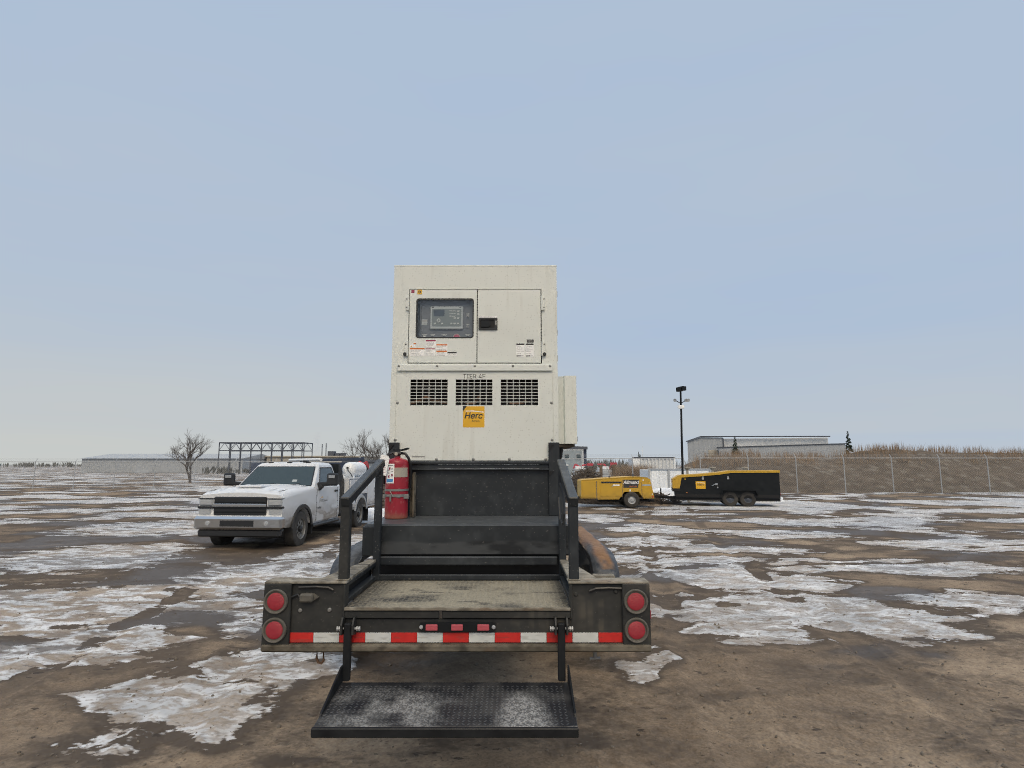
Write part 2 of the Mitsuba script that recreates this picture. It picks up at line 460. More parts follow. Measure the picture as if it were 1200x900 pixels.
def ground_bump(p, n, uv):
    return fbm(p.x * 13, p.y * 13, 2.0, 4) * 0.035 + fbm(p.x * 75, p.y * 75, 5.0, 2) * 0.008


def berm_fn(p, n, uv):
    x, y, z = P3(p)
    d, d2, r = voronoi(x * 1.5 + y * 0.4, z * 3.2 + y * 0.5)
    c = mix((0.055, 0.043, 0.032), (0.155, 0.125, 0.095), fbm(x * 2.2, y * 2.2, z * 4, 4))
    return mix(c, (0.20, 0.18, 0.15), smoothstep(0.62, 0.9, r) * smoothstep(0.5, 0.2, d) * 0.6)


MATS = {
    'cream': pr(proc(cream_fn), 0.42, specular=0.4, bump=proc(lambda p, n, uv: fbm(p.x * 3.2, p.y * 3.2, p.z * 2.6, 2) * 0.010 + fbm(p.x * 160, p.y * 160, p.z * 160, 2) * 0.0003, eps=0.004)),
    'black': pr(proc(black_fn), 0.42),
    'bumper': pr(proc(bumper_fn), 0.55),
    'flange': pr(proc(flange_fn), 0.75),
    'deck': pr(proc(deck_fn), 0.68),
    'step': pr(proc(step_fn), 0.45),
    'fender': pr(proc(fender_fn), 0.55, bump=proc(lambda p, n, uv: fbm(p.x * 30, p.y * 30, p.z * 30, 3) * 0.012), bscale=1.0),
    'truck_white': pr(proc(truck_fn), 0.25, clearcoat=0.6, clearcoat_gloss=0.9),
    'yellow': pr(proc(yellow_fn), 0.38),
    'red': pr(proc(red_fn), 0.33),
    'wood': pr(proc(wood_fn), 0.85),
    'ground': pr(proc(ground_fn), proc(ground_rough), bump=proc(ground_bump, eps=0.006), bscale=1.0),
    'berm': pr(proc(berm_fn), 0.95),
    'grey_wall': pr(proc(grey_wall_fn), 0.6),
    'tape_red': pr(proc(lambda p, n, uv: mix(mix((0.48, 0.018, 0.018), (0.58, 0.035, 0.028), fbm(p.x * 30, p.y * 30, p.z * 30, 3)), (0.16, 0.07, 0.055), smoothstep(0.60, 0.74, fbm(p.x * 14 + 5, 3.0, p.z * 60, 3)) * 0.35)), 0.3),
    'tape_white': pr(proc(lambda p, n, uv: mix(mix((0.50, 0.52, 0.51), (0.66, 0.68, 0.66), fbm(p.x * 25, p.y * 25, p.z * 25, 3)), (0.22, 0.20, 0.165), smoothstep(0.58, 0.72, fbm(p.x * 14, 3.0, p.z * 60, 3)) * 0.35)), 0.3),
    'lens': pr(proc(cloth_dirt((0.30, 0.018, 0.032), (0.37, 0.035, 0.05), 60)), 0.3, bump=proc(lambda p, n, uv: dr.sin(p.x * 900) * dr.sin(p.z * 900) * 0.0006, eps=0.0005)),
    'lens_pale': pr((0.44, 0.085, 0.105), 0.3),
    'chrome': pr((0.72, 0.73, 0.74), 0.18, 1.0),
    'steel': pr(proc(cloth_dirt((0.20, 0.20, 0.19), (0.36, 0.355, 0.34), 12)), 0.45, 0.6),
    'galv': pr(proc(cloth_dirt((0.34, 0.36, 0.37), (0.46, 0.47, 0.48), 5)), 0.5, 0.2),
    'rust': pr(proc(cloth_dirt((0.12, 0.07, 0.045), (0.24, 0.14, 0.085), 20)), 0.85),
    'rubber': pr(proc(cloth_dirt((0.022, 0.021, 0.020), (0.075, 0.068, 0.060), 9)), 0.85),
    'soot': pr((0.006, 0.006, 0.007), 0.7),
    'plastic': pr((0.018, 0.019, 0.021), 0.4),
    'gloss_black': pr(proc(cloth_dirt((0.008, 0.010, 0.012), (0.019, 0.021, 0.023), 4)), 0.35, specular=0.2),
    'panel_grey': pr((0.105, 0.118, 0.132), 0.5),
    'module': pr((0.37, 0.405, 0.405), 0.4),
    'module_face': pr((0.145, 0.175, 0.175), 0.45),
    'lcd': pr((0.045, 0.062, 0.075), 0.2),
    'key_pale': pr((0.48, 0.50, 0.48), 0.5),
    'sticker': pr((0.86, 0.86, 0.85), 0.45),
    'ink': pr((0.035, 0.035, 0.035), 0.5),
    'ink_grey': pr((0.30, 0.30, 0.29), 0.5),
    'orange': pr((0.62, 0.17, 0.04), 0.45),
    'maroon': pr((0.30, 0.04, 0.09), 0.45),
    'amber': pr((0.72, 0.40, 0.022), 0.4),
    'blue_ink': pr((0.08, 0.27, 0.55), 0.45),
    'bright_red': pr((0.50, 0.03, 0.035), 0.4),
    'boom_red': pr((0.42, 0.03, 0.05), 0.45),
    'glass_dark': pr((0.030, 0.047, 0.050), 0.06, specular=0.8),
    'lamp_glass': pr((0.36, 0.38, 0.40), 0.1, specular=0.8),
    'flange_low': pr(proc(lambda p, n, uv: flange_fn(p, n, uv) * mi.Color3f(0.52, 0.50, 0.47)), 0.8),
    'ring': pr(proc(cloth_dirt((0.075, 0.072, 0.062), (0.14, 0.13, 0.11), 40)), 0.6),
    'black_wet': pr(proc(cloth_dirt((0.0065, 0.0075, 0.009), (0.022, 0.024, 0.027), 14)), 0.4, specular=0.25),
    'deck_lug': pr(proc(lambda p, n, uv: mix(deck_fn(p, n, uv), (0.33, 0.31, 0.26), 0.35)), 0.6),
    'step_lug': pr(proc(lambda p, n, uv: mix(step_fn(p, n, uv), (0.16, 0.165, 0.17), 0.30)), 0.4),
    'white': pr(proc(cloth_dirt((0.72, 0.745, 0.755), (0.83, 0.845, 0.85), 1.2)), 0.45),
    'white_steel': pr(proc(cloth_dirt((0.55, 0.57, 0.58), (0.68, 0.69, 0.69), 0.9)), 0.5),
    'navy': pr(proc(cloth_dirt((0.020, 0.032, 0.065), (0.045, 0.06, 0.10), 1.5)), 0.45),
    'slate': pr((0.075, 0.085, 0.105), 0.6),
    'siding': pr(proc(cloth_dirt((0.24, 0.285, 0.31), (0.29, 0.335, 0.36), 0.8)), 0.7),
    'tan_wall': pr(proc(cloth_dirt((0.33, 0.30, 0.25), (0.42, 0.385, 0.32), 0.2)), 0.8),
    'bark': pr(proc(cloth_dirt((0.085, 0.075, 0.07), (0.16, 0.145, 0.135), 5)), 0.9),
    'twig': pr(proc(cloth_dirt((0.035, 0.027, 0.022), (0.185, 0.15, 0.12), 5)), 0.9),
    'dry_grass': pr(proc(cloth_dirt((0.19, 0.125, 0.078), (0.34, 0.25, 0.165), 1.3)), 0.9),
    'needle': pr(proc(cloth_dirt((0.020, 0.032, 0.026), (0.045, 0.062, 0.045), 1.0)), 0.9),
    'far_tree': pr(proc(cloth_dirt((0.10, 0.105, 0.10), (0.17, 0.17, 0.16), 0.15)), 0.95),
    'snow': pr(proc(cloth_dirt((0.62, 0.65, 0.68), (0.80, 0.81, 0.82), 2.0)), 0.8),
    'pebble': pr(proc(cloth_dirt((0.075, 0.06, 0.045), (0.23, 0.20, 0.165), 6)), 0.85),
    'pane': {'type': 'thindielectric', 'int_ior': 1.5},
}
for k, v in MATS.items():
    scene['material_' + k] = v

# ------------------------------------------------------------------ ground
def ground_height(x, y):
    p = np.stack([x * 0.55, y * 0.55, np.zeros_like(x)], -1)
    h = (meshkit.fbm(p, 3, 3) - 0.5) * 0.07 + (meshkit.fbm(p * 6, 3, 8) - 0.5) * 0.028
    for u in (x - (1.9 + 0.10 * y + 0.0035 * y * y), x + 2.7 + 0.10 * y + 0.004 * y * y, y - (11.2 + 0.16 * x)):
        d = np.abs(np.abs(u) - 0.86)
        h = h - 0.022 * np.clip(1 - d / 0.20, 0, 1) + 0.016 * np.clip(1 - np.abs(d - 0.25) / 0.09, 0, 1)
    return h * np.clip(1.4 - np.hypot(x, y) / 40, 0.1, 1)


def lines(lo, hi, fine_lo, fine_hi, step, n_out):
    core = np.arange(fine_lo, fine_hi + step / 2, step)
    a = fine_lo - np.geomspace(step, fine_lo - lo, n_out)[::-1]
    b = fine_hi + np.geomspace(step, hi - fine_hi, n_out)
    return np.concatenate([a, core, b])


gx, gy = lines(-900, 900, -3.6, 4.6, 0.045, 70), lines(-60, 1400, 3.4, 11.0, 0.045, 80)
X, Y = np.meshgrid(gx, gy)
Z = ground_height(X, Y)
nx, ny = len(gx), len(gy)
i, j = np.meshgrid(np.arange(ny - 1), np.arange(nx - 1), indexing='ij')
quads = np.stack([i * nx + j, i * nx + j + 1, (i + 1) * nx + j + 1, (i + 1) * nx + j], -1).reshape(-1, 4)
gm = trimesh.Trimesh(np.stack([X, Y, Z], -1).reshape(-1, 3), np.vstack([quads[:, [0, 1, 2]], quads[:, [0, 2, 3]]]), process=False)
add('ground', gm, 'ground', smooth=True, kind='structure')

# small stones and clods lying in the mud
base = trimesh.creation.icosahedron()
st = []
for _ in range(2600):
    y = 3.3 + 9.5 * RNG.random() ** 1.8
    x = RNG.uniform(-0.95, 0.95) * y
    r = 0.0035 + 0.012 * RNG.random() ** 4
    v = base.vertices * (r * RNG.uniform(0.6, 1.4, 3)) @ trimesh.transformations.random_rotation_matrix(RNG.random(3))[:3, :3]
    st.append((v + [x, y, float(ground_height(np.array(x), np.array(y))) + r * 0.3], base.faces))
vv = np.vstack([s[0] for s in st])
ff = np.vstack([s[1] + 12 * k for k, s in enumerate(st)])
k = add('gravel', trimesh.Trimesh(vv, ff, process=False), 'pebble', kind='stuff', label='small stones and clods scattered over the muddy yard')
labels[k]['category'] = 'gravel'


# ------------------------------------------------------------------ far buildings and fence
def windowed(parent, x, y, z, w, h, mat='glass_dark', frame_mat='galv'):
    """A window in a wall that faces -y at plane y: frame, and a pane set back in it."""
    f = numbered(f'{parent}__window')
    fr = plate_xz(sbox(x - w / 2 - .06, z - .06, x + w / 2 + .06, z + h + .06).difference(sbox(x - w / 2, z, x + w / 2, z + h)), y - .06, y)
    scene[f] = mikit.ply(fr, 'material_' + frame_mat)
    add('pane', cb(x - w / 2, x + w / 2, y - .03, y - .004, z, z + h), mat, f)
    return f


house = thing('house', 'blue grey sided two storey building with a dark flat roof beyond the red booms', 'house')
hy = 70.0
add('wall', cb(5.4, 8.42, hy, hy + 6, 0, 3.62, .02), 'siding', house)
add('wall', cb(8.43, 8.85, hy + .3, hy + 6, 0, 3.75, .02), 'navy', house)
add('trim', [cb(5.38, 8.47, hy - .06, hy, 3.55, 3.64), cb(8.32, 8.42, hy - .05, hy, 0, 3.5)], 'white', house)
rf = add('roof', plate_xz(Polygon([(6.5, 3.66), (8.93, 3.66), (8.93, 3.98), (6.9, 4.06)]), hy - .1, hy + 6.2), 'slate', house)
for wx in (6.45, 7.85):
    windowed(house, wx, hy, 2.50, .52, .58)
add('sill', cb(5.5, 6.6, hy - .5, hy - .01, 1.75, 1.9), 'white', house)

# grey warehouse with a low pitched gable, and its annex
wh = thing('warehouse', 'light grey metal warehouse with a low gable behind the earth bank', 'warehouse')
wy = 90.0
gable = Polygon([(26.7, 0), (26.7, 5.35), (28.7, 6.02), (31.8, 5.92), (31.8, 0)])
turn = lambda m: rot_z(cat(m) if isinstance(m, list) else m, -17.5, (26.7, wy, 0))
add('wall', turn(plate_xz(gable, wy, wy + 22)), 'grey_wall', wh)
add('wall', turn(cb(31.9, 46, wy + .4, wy + 22, 0, 5.75, .03)), 'white_steel', wh)
add('roof', turn([bar((26.5, wy - .15, 5.36), (28.72, wy - .15, 6.12), .3, .14), bar((28.7, wy - .15, 6.1), (46.2, wy - .15, 5.86), .3, .14)]), 'slate', wh)
add('downpipe', turn(cyl((31.85, wy - .1, 0), (31.85, wy - .1, 5.8), .08, 10)), 'slate', wh)
an = thing('annex', 'low grey annex with a sloping roof in front of the metal warehouse', 'building')
add('wall', turn(plate_xz(Polygon([(31.0, 0), (31.0, 4.25), (47, 4.6), (47, 0)]), wy - 5, wy - 1)), 'grey_wall', an)
add('roof', turn(bar((30.8, wy - 3, 4.31), (47.2, wy - 3, 4.68), 4.3, .10)), 'slate', an)
add('lean_to', turn(cb(29.6, 30.95, wy - 4, wy - 1, 0, 3.95, .02)), 'tan_wall', an)

# long low buildings at the left
tb = thing('depot', 'long low tan depot with a flat roof far behind the white truck', 'building')
ty = 150.0
add('wall', cb(-62, -37.5, ty, ty + 18, 0, 3.75, .05), 'tan_wall', tb)
add('roof', cb(-62.3, -37.2, ty - .4, ty + 18, 3.78, 4.12, .03), 'tan_wall', tb)
for (a, b, h) in ((-47.6, -46.0, 1.25), (-45.7, -44.6, .75), (-44.3, -43.3, .8)):
    add('rooftop_unit', cb(a, b, ty + 3, ty + 5, 4.14, 4.14 + h, .05), 'slate', tb)
gb = thing('shed', 'pale grey metal shed left of the tan depot', 'shed')
add('wall', cb(-100, -62.6, ty - 12, ty + 8, 0, 3.3, .05), 'grey_wall', gb)
add('roof', plate_yz(Polygon([(ty - 12.5, 3.33), (ty - 2, 4.6), (ty + 8.5, 3.33)]), -100.3, -62.4), 'galv', gb)
gs = thing('shed', 'small grey flat topped shed behind the white tank of the truck', 'shed')
add('wall', cb(-11.2, -8.2, 40, 44, 0, 1.95, .03), 'galv', gs)
add('roof', cb(-11.4, -8.0, 39.8, 44.2, 1.98, 2.14, .03), 'slate', gs)
add('door', cb(-9.9, -9.0, 39.95, 39.99, .05, 1.8), 'siding', gs)

# steel pipe rack
rk = thing('pipe_rack', 'open steel lattice frame standing over the roofs at far left', 'steel structure')
ry = 120.0
xs = np.arange(-59.35, -42, 2.15)
for k_, yy in enumerate((ry, ry + 5)):
    for x in xs:
        add('column', bar((x, yy, 0), (x, yy, 6.4), .15, .15), 'slate', rk)
    for z in (4.75, 6.35):
        add('beam', bar((xs[0], yy, z), (xs[-1], yy, z), .15, .17), 'slate', rk)
    for a, b in zip(xs[:-1], xs[1:]):
        add('brace', [bar((a, yy, 4.8), ((a + b) / 2, yy, 6.3), .08), bar((b, yy, 4.8), ((a + b) / 2, yy, 6.3), .08)], 'slate', rk)
for x in xs:
    add('crossbeam', bar((x, ry, 6.3), (x, ry + 5, 6.3), .2), 'slate', rk)

for nm, x, z in (('thin grey chimney stack at far left, the shorter of two', -96.2, 12.4), ('thin grey chimney stack at far left, the taller of two', -94.2, 12.9)):
    c = thing('chimney', nm, 'chimney')
    add('stack', cyl((x, 300, 0), (x, 300, z), .26, 10, .2), 'slate', c)
    add('ladder', [bar((x + .3, 299.7, 2), (x + .3, 299.7, z - 1), .06)], 'slate', c)

an1 = thing('antenna_mast', 'thin pale antenna mast on the skyline above the white container', 'mast')
add('mast', cyl((33.0, 150, 0), (33.0, 150, 6.6), .07, 8, .05), 'white', an1)
add('bracket', [bar((32.6, 150, 5.4), (33.4, 150, 5.4), .06)], 'white', an1)

# steam plume over the far plant
pl = [(-95.5, 3.0, 1.6), (-95.2, 5.2, 1.9), (-95.9, 7.6, 2.2), (-95.1, 10.0, 2.1), (-96.2, 12.2, 2.3), (-95.6, 14.6, 1.7), (-95.0, 16.6, 1.1)]
sp = m3.Manifold()
for q, (x, z, r) in enumerate(pl):
    b = blob(2, r, q, .3)
    b.apply_translation([x - 3.4, 300, z + 1.2])
    sp += m3.Manifold(m3.Mesh(np.array(b.vertices, np.float32), np.array(b.faces, np.uint32)))
scene['steam_air'] = {'type': 'homogeneous', 'albedo': 0.97, 'sigma_t': 0.09}
k = add('steam', as_tm(sp), {'type': 'null'}, kind='stuff', label='faint plume of steam rising beside the thin chimneys')
scene[k]['interior'] = {'type': 'ref', 'id': 'steam_air'}
labels[k]['category'] = 'steam'


# ------------------------------------------------------------------ trees
def limb(out, p, d, L, r, depth, spread, rng, up=.25):
    n = 4
    pts, q = [p], p.copy()
    for _ in range(n):
        d = d + rng.normal(0, .10, 3) + [0, 0, up * .06]
        d /= np.linalg.norm(d)
        q = q + d * L / n
        pts.append(q)
    out[depth].append(tube(np.array(pts), np.linspace(r, r * .62, n + 1), 6 if depth < 2 else 4))
    if depth >= 5 or r < .0045:
        return
    kids = 3 if depth < 4 else 2
    for kk in range(kids + (rng.random() < .5)):
        t = rng.uniform(.35, 1.0)
        s = pts[min(n, int(t * n) + 1)]
        a = rng.normal(0, 1, 3)
        a -= a @ d * d
        a /= np.linalg.norm(a)
        nd = d * math.cos(spread) + a * math.sin(spread) + np.array([0, 0, up])
        limb(out, s, nd / np.linalg.norm(nd), L * rng.uniform(.58, .82), r * .56, depth + 1, spread * rng.uniform(.85, 1.2), rng, up)


def bare_tree(x, y, h, label, seed, trunk_r=.13, lean=0.0, group=None):
    rng = np.random.default_rng(seed)
    t = thing('bare_tree', label, 'tree', group)
    out = {q: [] for q in range(7)}
    for s in range(2):
        a = rng.normal(0, .16, 2)
        limb(out, np.array([x + s * .12, y, -.05]), np.array([a[0] + lean, a[1], 1.0]) / np.linalg.norm([a[0] + lean, a[1], 1.0]), h * .36, trunk_r, 0, .55, rng)
    add('trunk', out[0], 'bark', t)
    for b in out[1]:
        add('limb', b, 'bark', t)
    add('crown', sum((out[q] for q in range(2, 7)), []), 'bark', t, kind='stuff')


bare_tree(-14.7, 60, 4.9, 'bare leafless tree left of the fire extinguisher, the nearer to the truck', 3, .10)
bare_tree(-13.0, 60, 5.7, 'bare leafless tree right beside the white generator box', 8, .12, .02)
bare_tree(-33.5, 62, 5.2, 'bare leafless tree standing alone behind the truck bonnet', 21, .12)


def spruce(x, y, h, label, seed, w=.22):
    rng = np.random.default_rng(seed)
    t = thing('spruce_tree', label, 'tree')
    add('trunk', cyl((x, y, 0), (x, y, h), .05 * h / 3, 7, .01), 'bark', t)
    fs = []
    for q in range(150):
        z = h * (0.12 + 0.88 * (q / 150) ** .85)
        r = w * h * (1.02 - z / h) ** .9 * rng.uniform(.65, 1.15) + .05
        a = rng.uniform(0, 2 * np.pi)
        d = np.array([math.cos(a), math.sin(a), 0])
        s = np.array([-d[1], d[0], 0])
        p0 = np.array([x, y, z])
        tip = p0 + d * r + [0, 0, -.22 * r]
        mid = p0 + d * r * .55
        wd = .30 * r + .03
        v = np.array([p0 + [0, 0, .06], mid + s * wd, tip, mid - s * wd, mid + [0, 0, .10 * r + .02], mid - [0, 0, .12 * r + .04]])
        fs.append(trimesh.Trimesh(v, [[0, 1, 4], [1, 2, 4], [2, 3, 4], [3, 0, 4], [0, 5, 1], [1, 5, 2], [2, 5, 3], [3, 5, 0]], process=False))
    add('crown', fs, 'needle', t, kind='stuff')


spruce(29.4, 78, 5.6, 'dark spruce in front of the grey warehouse', 4)
spruce(29.9, 140, 5.0, 'small dark spruce on the skyline right of the antenna mast', 5, .16)
spruce(19.0, 88, 3.4, 'small dark spruce above the dry reeds', 6, .2)
spruce(45.5, 80, 6.4, 'taller dark spruce at the right end of the grey warehouse', 7)

# distant line of bare woods, all round the view
for (x0, x1, yy, hh, n, nm) in ((-420, 420, 420, 5.5, 620, 'distant_woods'), (14, 34, 120, 3.0, 110, 'far_scrub'), (-60, -20, 110, 2.6, 100, 'far_scrub')):
    bl = []
    for q in range(n):
        x = RNG.uniform(x0, x1)
        h = hh * RNG.uniform(.45, 1.0) * (1.0 + .35 * math.sin(x * .02))
        y = yy + RNG.uniform(0, 25)
        for b in range(5):
            a = RNG.normal(0, .28)
            xx = x + RNG.normal(0, hh * .14)
            wd = hh * RNG.uniform(.02, .05)
            bl.append([(xx, y, 0), (xx + a * h * .6 - wd, y, h * .6), (xx + a * h, y + .1, h), (xx + a * h * .6 + wd, y + .3, h * .6)])
    v = np.array(bl, float).reshape(-1, 3)
    o = np.arange(len(bl))[:, None] * 4
    f = np.vstack([o + [0, 2, 1], o + [0, 3, 2], o + [0, 1, 3], o + [1, 2, 3]])
    k = add(nm, trimesh.Trimesh(v, f, process=False), 'far_tree', kind='stuff', label='distant grey line of bare woods on the horizon' if nm == 'distant_woods' else 'low grey scrub in front of the horizon')
    labels[k]['category'] = 'woods' if nm == 'distant_woods' else 'scrub'


# ------------------------------------------------------------------ earth bank and dry grass
def bank(x0, x1, y0, y1, h, seed, nx=150, ny=40):
    u, v = np.meshgrid(np.linspace(0, 1, nx), np.linspace(0, 1, ny))
    x, y = x0 + (x1 - x0) * u, y0 + (y1 - y0) * v
    q = np.stack([x * .5, y * .5, np.zeros_like(x)], -1)
    rise = np.clip(v / .42, 0, 1)
    fall = np.clip((1 - v) / .3, 0, 1)
    ends = np.clip(u / .06, 0, 1) * np.clip((1 - u) / .06, 0, 1)
    z = h * np.sin(rise * np.pi / 2) * np.sqrt(fall) * np.sqrt(ends) * (0.78 + .44 * meshkit.fbm(q * .35, 3, seed)) + (meshkit.fbm(q * 3, 3, seed) - .5) * .3 * rise * ends - .04
    i, j = np.meshgrid(np.arange(ny - 1), np.arange(nx - 1), indexing='ij')
    qd = np.stack([i * nx + j, i * nx + j + 1, (i + 1) * nx + j + 1, (i + 1) * nx + j], -1).reshape(-1, 4)
    return trimesh.Trimesh(np.stack([x, y, z], -1).reshape(-1, 3), np.vstack([qd[:, [0, 1, 2]], qd[:, [0, 2, 3]]]), process=False)


bk = bank(12.2, 90, 40, 54, 2.65, 4, 420, 60)
add('earth_bank', bk, 'berm', smooth=True, kind='structure')


def blades(n, sample, h, w, rng):
    rows = []
    for _ in range(n):
        x, y, z = sample()
        hh = h * rng.uniform(.5, 1.15)
        lx, ly = rng.normal(0, .16, 2) * hh
        a = rng.uniform(0, np.pi)
        dx, dy = math.cos(a) * w, math.sin(a) * w
        rows.append([(x - dx, y - dy, z), (x + dx, y + dy, z), (x + lx * .4 + dx * .7, y + ly * .4 + dy * .7, z + hh * .6), (x + lx * .4 - dx * .7, y + ly * .4 - dy * .7, z + hh * .6), (x + lx, y + ly, z + hh)])
    v = np.array(rows).reshape(-1, 3)
    o = np.arange(n)[:, None] * 5
    return trimesh.Trimesh(v, np.vstack([o + [0, 1, 2], o + [0, 2, 3], o + [3, 2, 4]]), process=False)


bv = bk.vertices


def on_bank():
    r = bv[RNG.integers(0, len(bv))]
    while not (43.0 < r[1] < 49.5 and r[0] < 86 and r[2] > 1.2 and meshkit.fbm(np.array([r[0] * .55, r[1] * .55, 0.0]), 2, 3) > .46):
        r = bv[RNG.integers(0, len(bv))]
    return r[0] + RNG.normal(0, .12), r[1] + RNG.normal(0, .12), r[2] - .05


k = add('dry_grass', blades(8500, on_bank, .72, .013, RNG), 'dry_grass', kind='stuff', label='tall dry rust coloured grass along the top of the earth bank')
labels[k]['category'] = 'grass'
k = add('dry_grass', blades(5200, lambda: (RNG.uniform(7.0, 9.6), RNG.uniform(39.5, 42), 0), 1.75, .016, RNG), 'dry_grass', kind='stuff', label='bed of tall dry reeds behind the yellow compressor')
labels[k]['category'] = 'reeds'
k = add('dry_grass', blades(1500, lambda: (RNG.uniform(10.2, 12.6), RNG.uniform(46, 48), 0), 2.0, .02, RNG), 'dry_grass', kind='stuff', label='dry reeds between the white container and the earth bank')
labels[k]['category'] = 'reeds'


# ------------------------------------------------------------------ chain link fence
def fence(x0, x1, y, h, label, step=3.1):
    t = thing('chain_link_fence', label, 'fence')
    n = int((x1 - x0) / step)
    for q in range(n + 1):
        x = x0 + q * step
        add('post', [cyl((x, y, 0), (x, y, h), .03, 8), bar((x, y, h), (x, y + .18, h + .22), .03)], 'galv', t)
    add('top_rail', cyl((x0, y, h - .03), (x0 + n * step, y, h - .03), .021, 8), 'galv', t)
    for q in range(3):
        add('barbed_wire', cyl((x0, y + .05 + .06 * q, h + .06 + .07 * q), (x0 + n * step, y + .05 + .06 * q, h + .06 + .07 * q), .004, 5), 'galv', t)
    v, f, L = [], [], x0 + n * step
    r = .0019
    for s in (1, -1):
        for x in np.arange(x0 - h, L + h, .15):
            a, b = (x, 0.05), (x + s * (h - .08), h - .05)
            (ax, az), (bx, bz) = a, b
            lo, hi = max(min(ax, bx), x0), min(max(ax, bx), L)
            if lo >= hi:
                continue
            za = az + (bz - az) * (lo - ax) / (bx - ax)
            zb = az + (bz - az) * (hi - ax) / (bx - ax)
            o = len(v)
            nxz = np.array([-(zb - za), hi - lo])
            nxz = nxz / np.linalg.norm(nxz) * r
            for (px, pz) in ((lo, za), (hi, zb)):
                v += [(px + nxz[0], y, pz + nxz[1]), (px - nxz[0] * .5, y + r, pz - nxz[1] * .5), (px - nxz[0] * .5, y - r, pz - nxz[1] * .5)]
            for c in range(3):
                d = (c + 1) % 3
                f += [(o + c, o + d, o + 3 + d), (o + c, o + 3 + d, o + 3 + c)]
    add('wire_mesh', trimesh.Trimesh(np.array(v), np.array(f), process=False), 'galv', t, kind='stuff')


fence(-2.0, 11.9, 36, 2.25, 'chain link fence behind the yellow compressor and brush pile')
fence(12.2, 43.4, 38.5, 2.3, 'chain link fence at the foot of the earth bank')
fence(-40, -7.0, 46, 2.1, 'chain link fence behind the blue dumpster and truck')

# ------------------------------------------------------------------ containers, posts, pole
ct = thing('shipping_container', 'white corrugated container with its ribbed side showing above the panelled box', 'container')
cx0, cx1, cy, cz = 8.95, 12.1, 44.0, 2.40
add('wall', cb(cx0 + .12, cx1 - .12, cy + .06, cy + 2.4, .1, cz - .1, .01), 'white_steel', ct)
for q, x in enumerate(np.arange(cx0 + .55, cx1 - .3, .27)):
    add('rib', plate_xy(Polygon([(x, cy + .06), (x + .035, cy - .03), (x + .12, cy - .03), (x + .155, cy + .06)]), .15, cz - .12), 'white_steel', ct)
add('end_panel', cb(cx0 + .08, cx0 + .52, cy - .02, cy + .05, .12, cz - .1, .01), 'white', ct)
add('corner_post', cb(cx0, cx0 + .1, cy - .05, cy + .1, 0, cz, .01), 'white', ct)
add('corner_post', cb(cx1 - .12, cx1, cy - .05, cy + .1, 0, cz, .01), 'white', ct)
add('top_rail', cb(cx0, cx1, cy - .05, cy + .1, cz - .1, cz + .02, .01), 'slate', ct)

wb = thing('steel_box', 'white panelled steel box standing on snow in front of the corrugated container', 'container')
by_ = 33.0
add('body', cb(7.55, 11.1, by_ + .04, by_ + 2.2, .48, 1.56, .02), 'white', wb)
for (a, b) in ((7.72, 8.14), (8.17, 8.60), (8.74, 9.45), (9.5, 10.2), (10.25, 10.9)):
    add('panel', cb(a, b, by_, by_ + .036, .55, 1.5, .012), 'white', wb)
for x in (7.55, 8.63, 10.95):
    add('upright', cb(x, x + .1, by_ - .04, by_ + .03, .42, 1.6, .01), 'galv', wb)
add('top_rail', cb(7.52, 11.12, by_ - .05, by_ + .03, 1.56, 1.63, .01), 'galv', wb)
add('bottom_rail', [cb(7.52, 11.12, by_ - .05, by_ + .03, .38, .46, .01), cb(7.52, 11.12, by_ - .03, by_ + .02, .47, .5, .005)], 'galv', wb)
add('marking', cb(8.28, 8.50, by_ - .006, by_ - .001, 1.32, 1.345, .001), 'ink_grey', wb)
for x in (7.7, 8.65, 10.8):
    add('foot', cb(x, x + .12, by_ + .1, by_ + .3, -.02, .42, .01), 'galv', wb)

lp = thing('floodlight_pole', 'tall black floodlight pole behind the black generator trailer', 'lamp post')
lx, ly = 8.86, 31.0
add('pole', cyl((lx, ly, -.05), (lx + .09, ly, 5.88), .066, 14, .048), 'gloss_black', lp)
for (dx, dy) in ((-.10, -.05), (.10, -.12), (.08, .14)):
    add('lamp_head', rot_z(cb(lx + .09 + dx - .13, lx + .09 + dx + .13, ly + dy - .1, ly + dy + .1, 5.70 + dx * .3, 5.93 + dx * .3, .02), 20 * dx * 10, (lx, ly, 0)), 'gloss_black', lp)
add('cross_arm', [bar((lx - .22, ly - .04, 5.20), (lx + .06, ly - .04, 5.05), .04), bar((lx + .06, ly - .04, 5.05), (lx + .36, ly - .04, 5.22), .04)], 'gloss_black', lp)
for (dx, s) in ((-.22, -1), (.26, 1), (.38, 1)):
    fl = lathe([(0, 0), (.05, .01), (.085, .08), (.09, .13), (.078, .13), (.0, .11)], 14)
    add('floodlight', aim(fl, (lx + dx, ly - .06, 5.22), (lx + dx + s * .3, ly - .6, 5.10)), 'lamp_glass', lp)
add('junction_box', [cb(lx - .10, lx + .22, ly - .1, ly - .03, 4.76, 4.96, .02), cb(lx - .14, lx + .25, ly - .09, ly - .04, 4.84, 4.90, .02)], 'white', lp)

for q, (x, lab) in enumerate(((4.62, 'rough wooden post behind the yellow compressor, nearer the brush pile'), (5.28, 'rough wooden post behind the yellow compressor, nearer the reeds'))):
    t = thing('wooden_post', lab, 'post')
    add('post', bar((x, 31, -.05), (x + .02, 31, 1.83), .15, .12, .012), 'wood', t)
    add('cap_board', bar((x - .12, 31, 1.72), (x + .14, 31, 1.84), .1, .09, .008), 'wood', t)


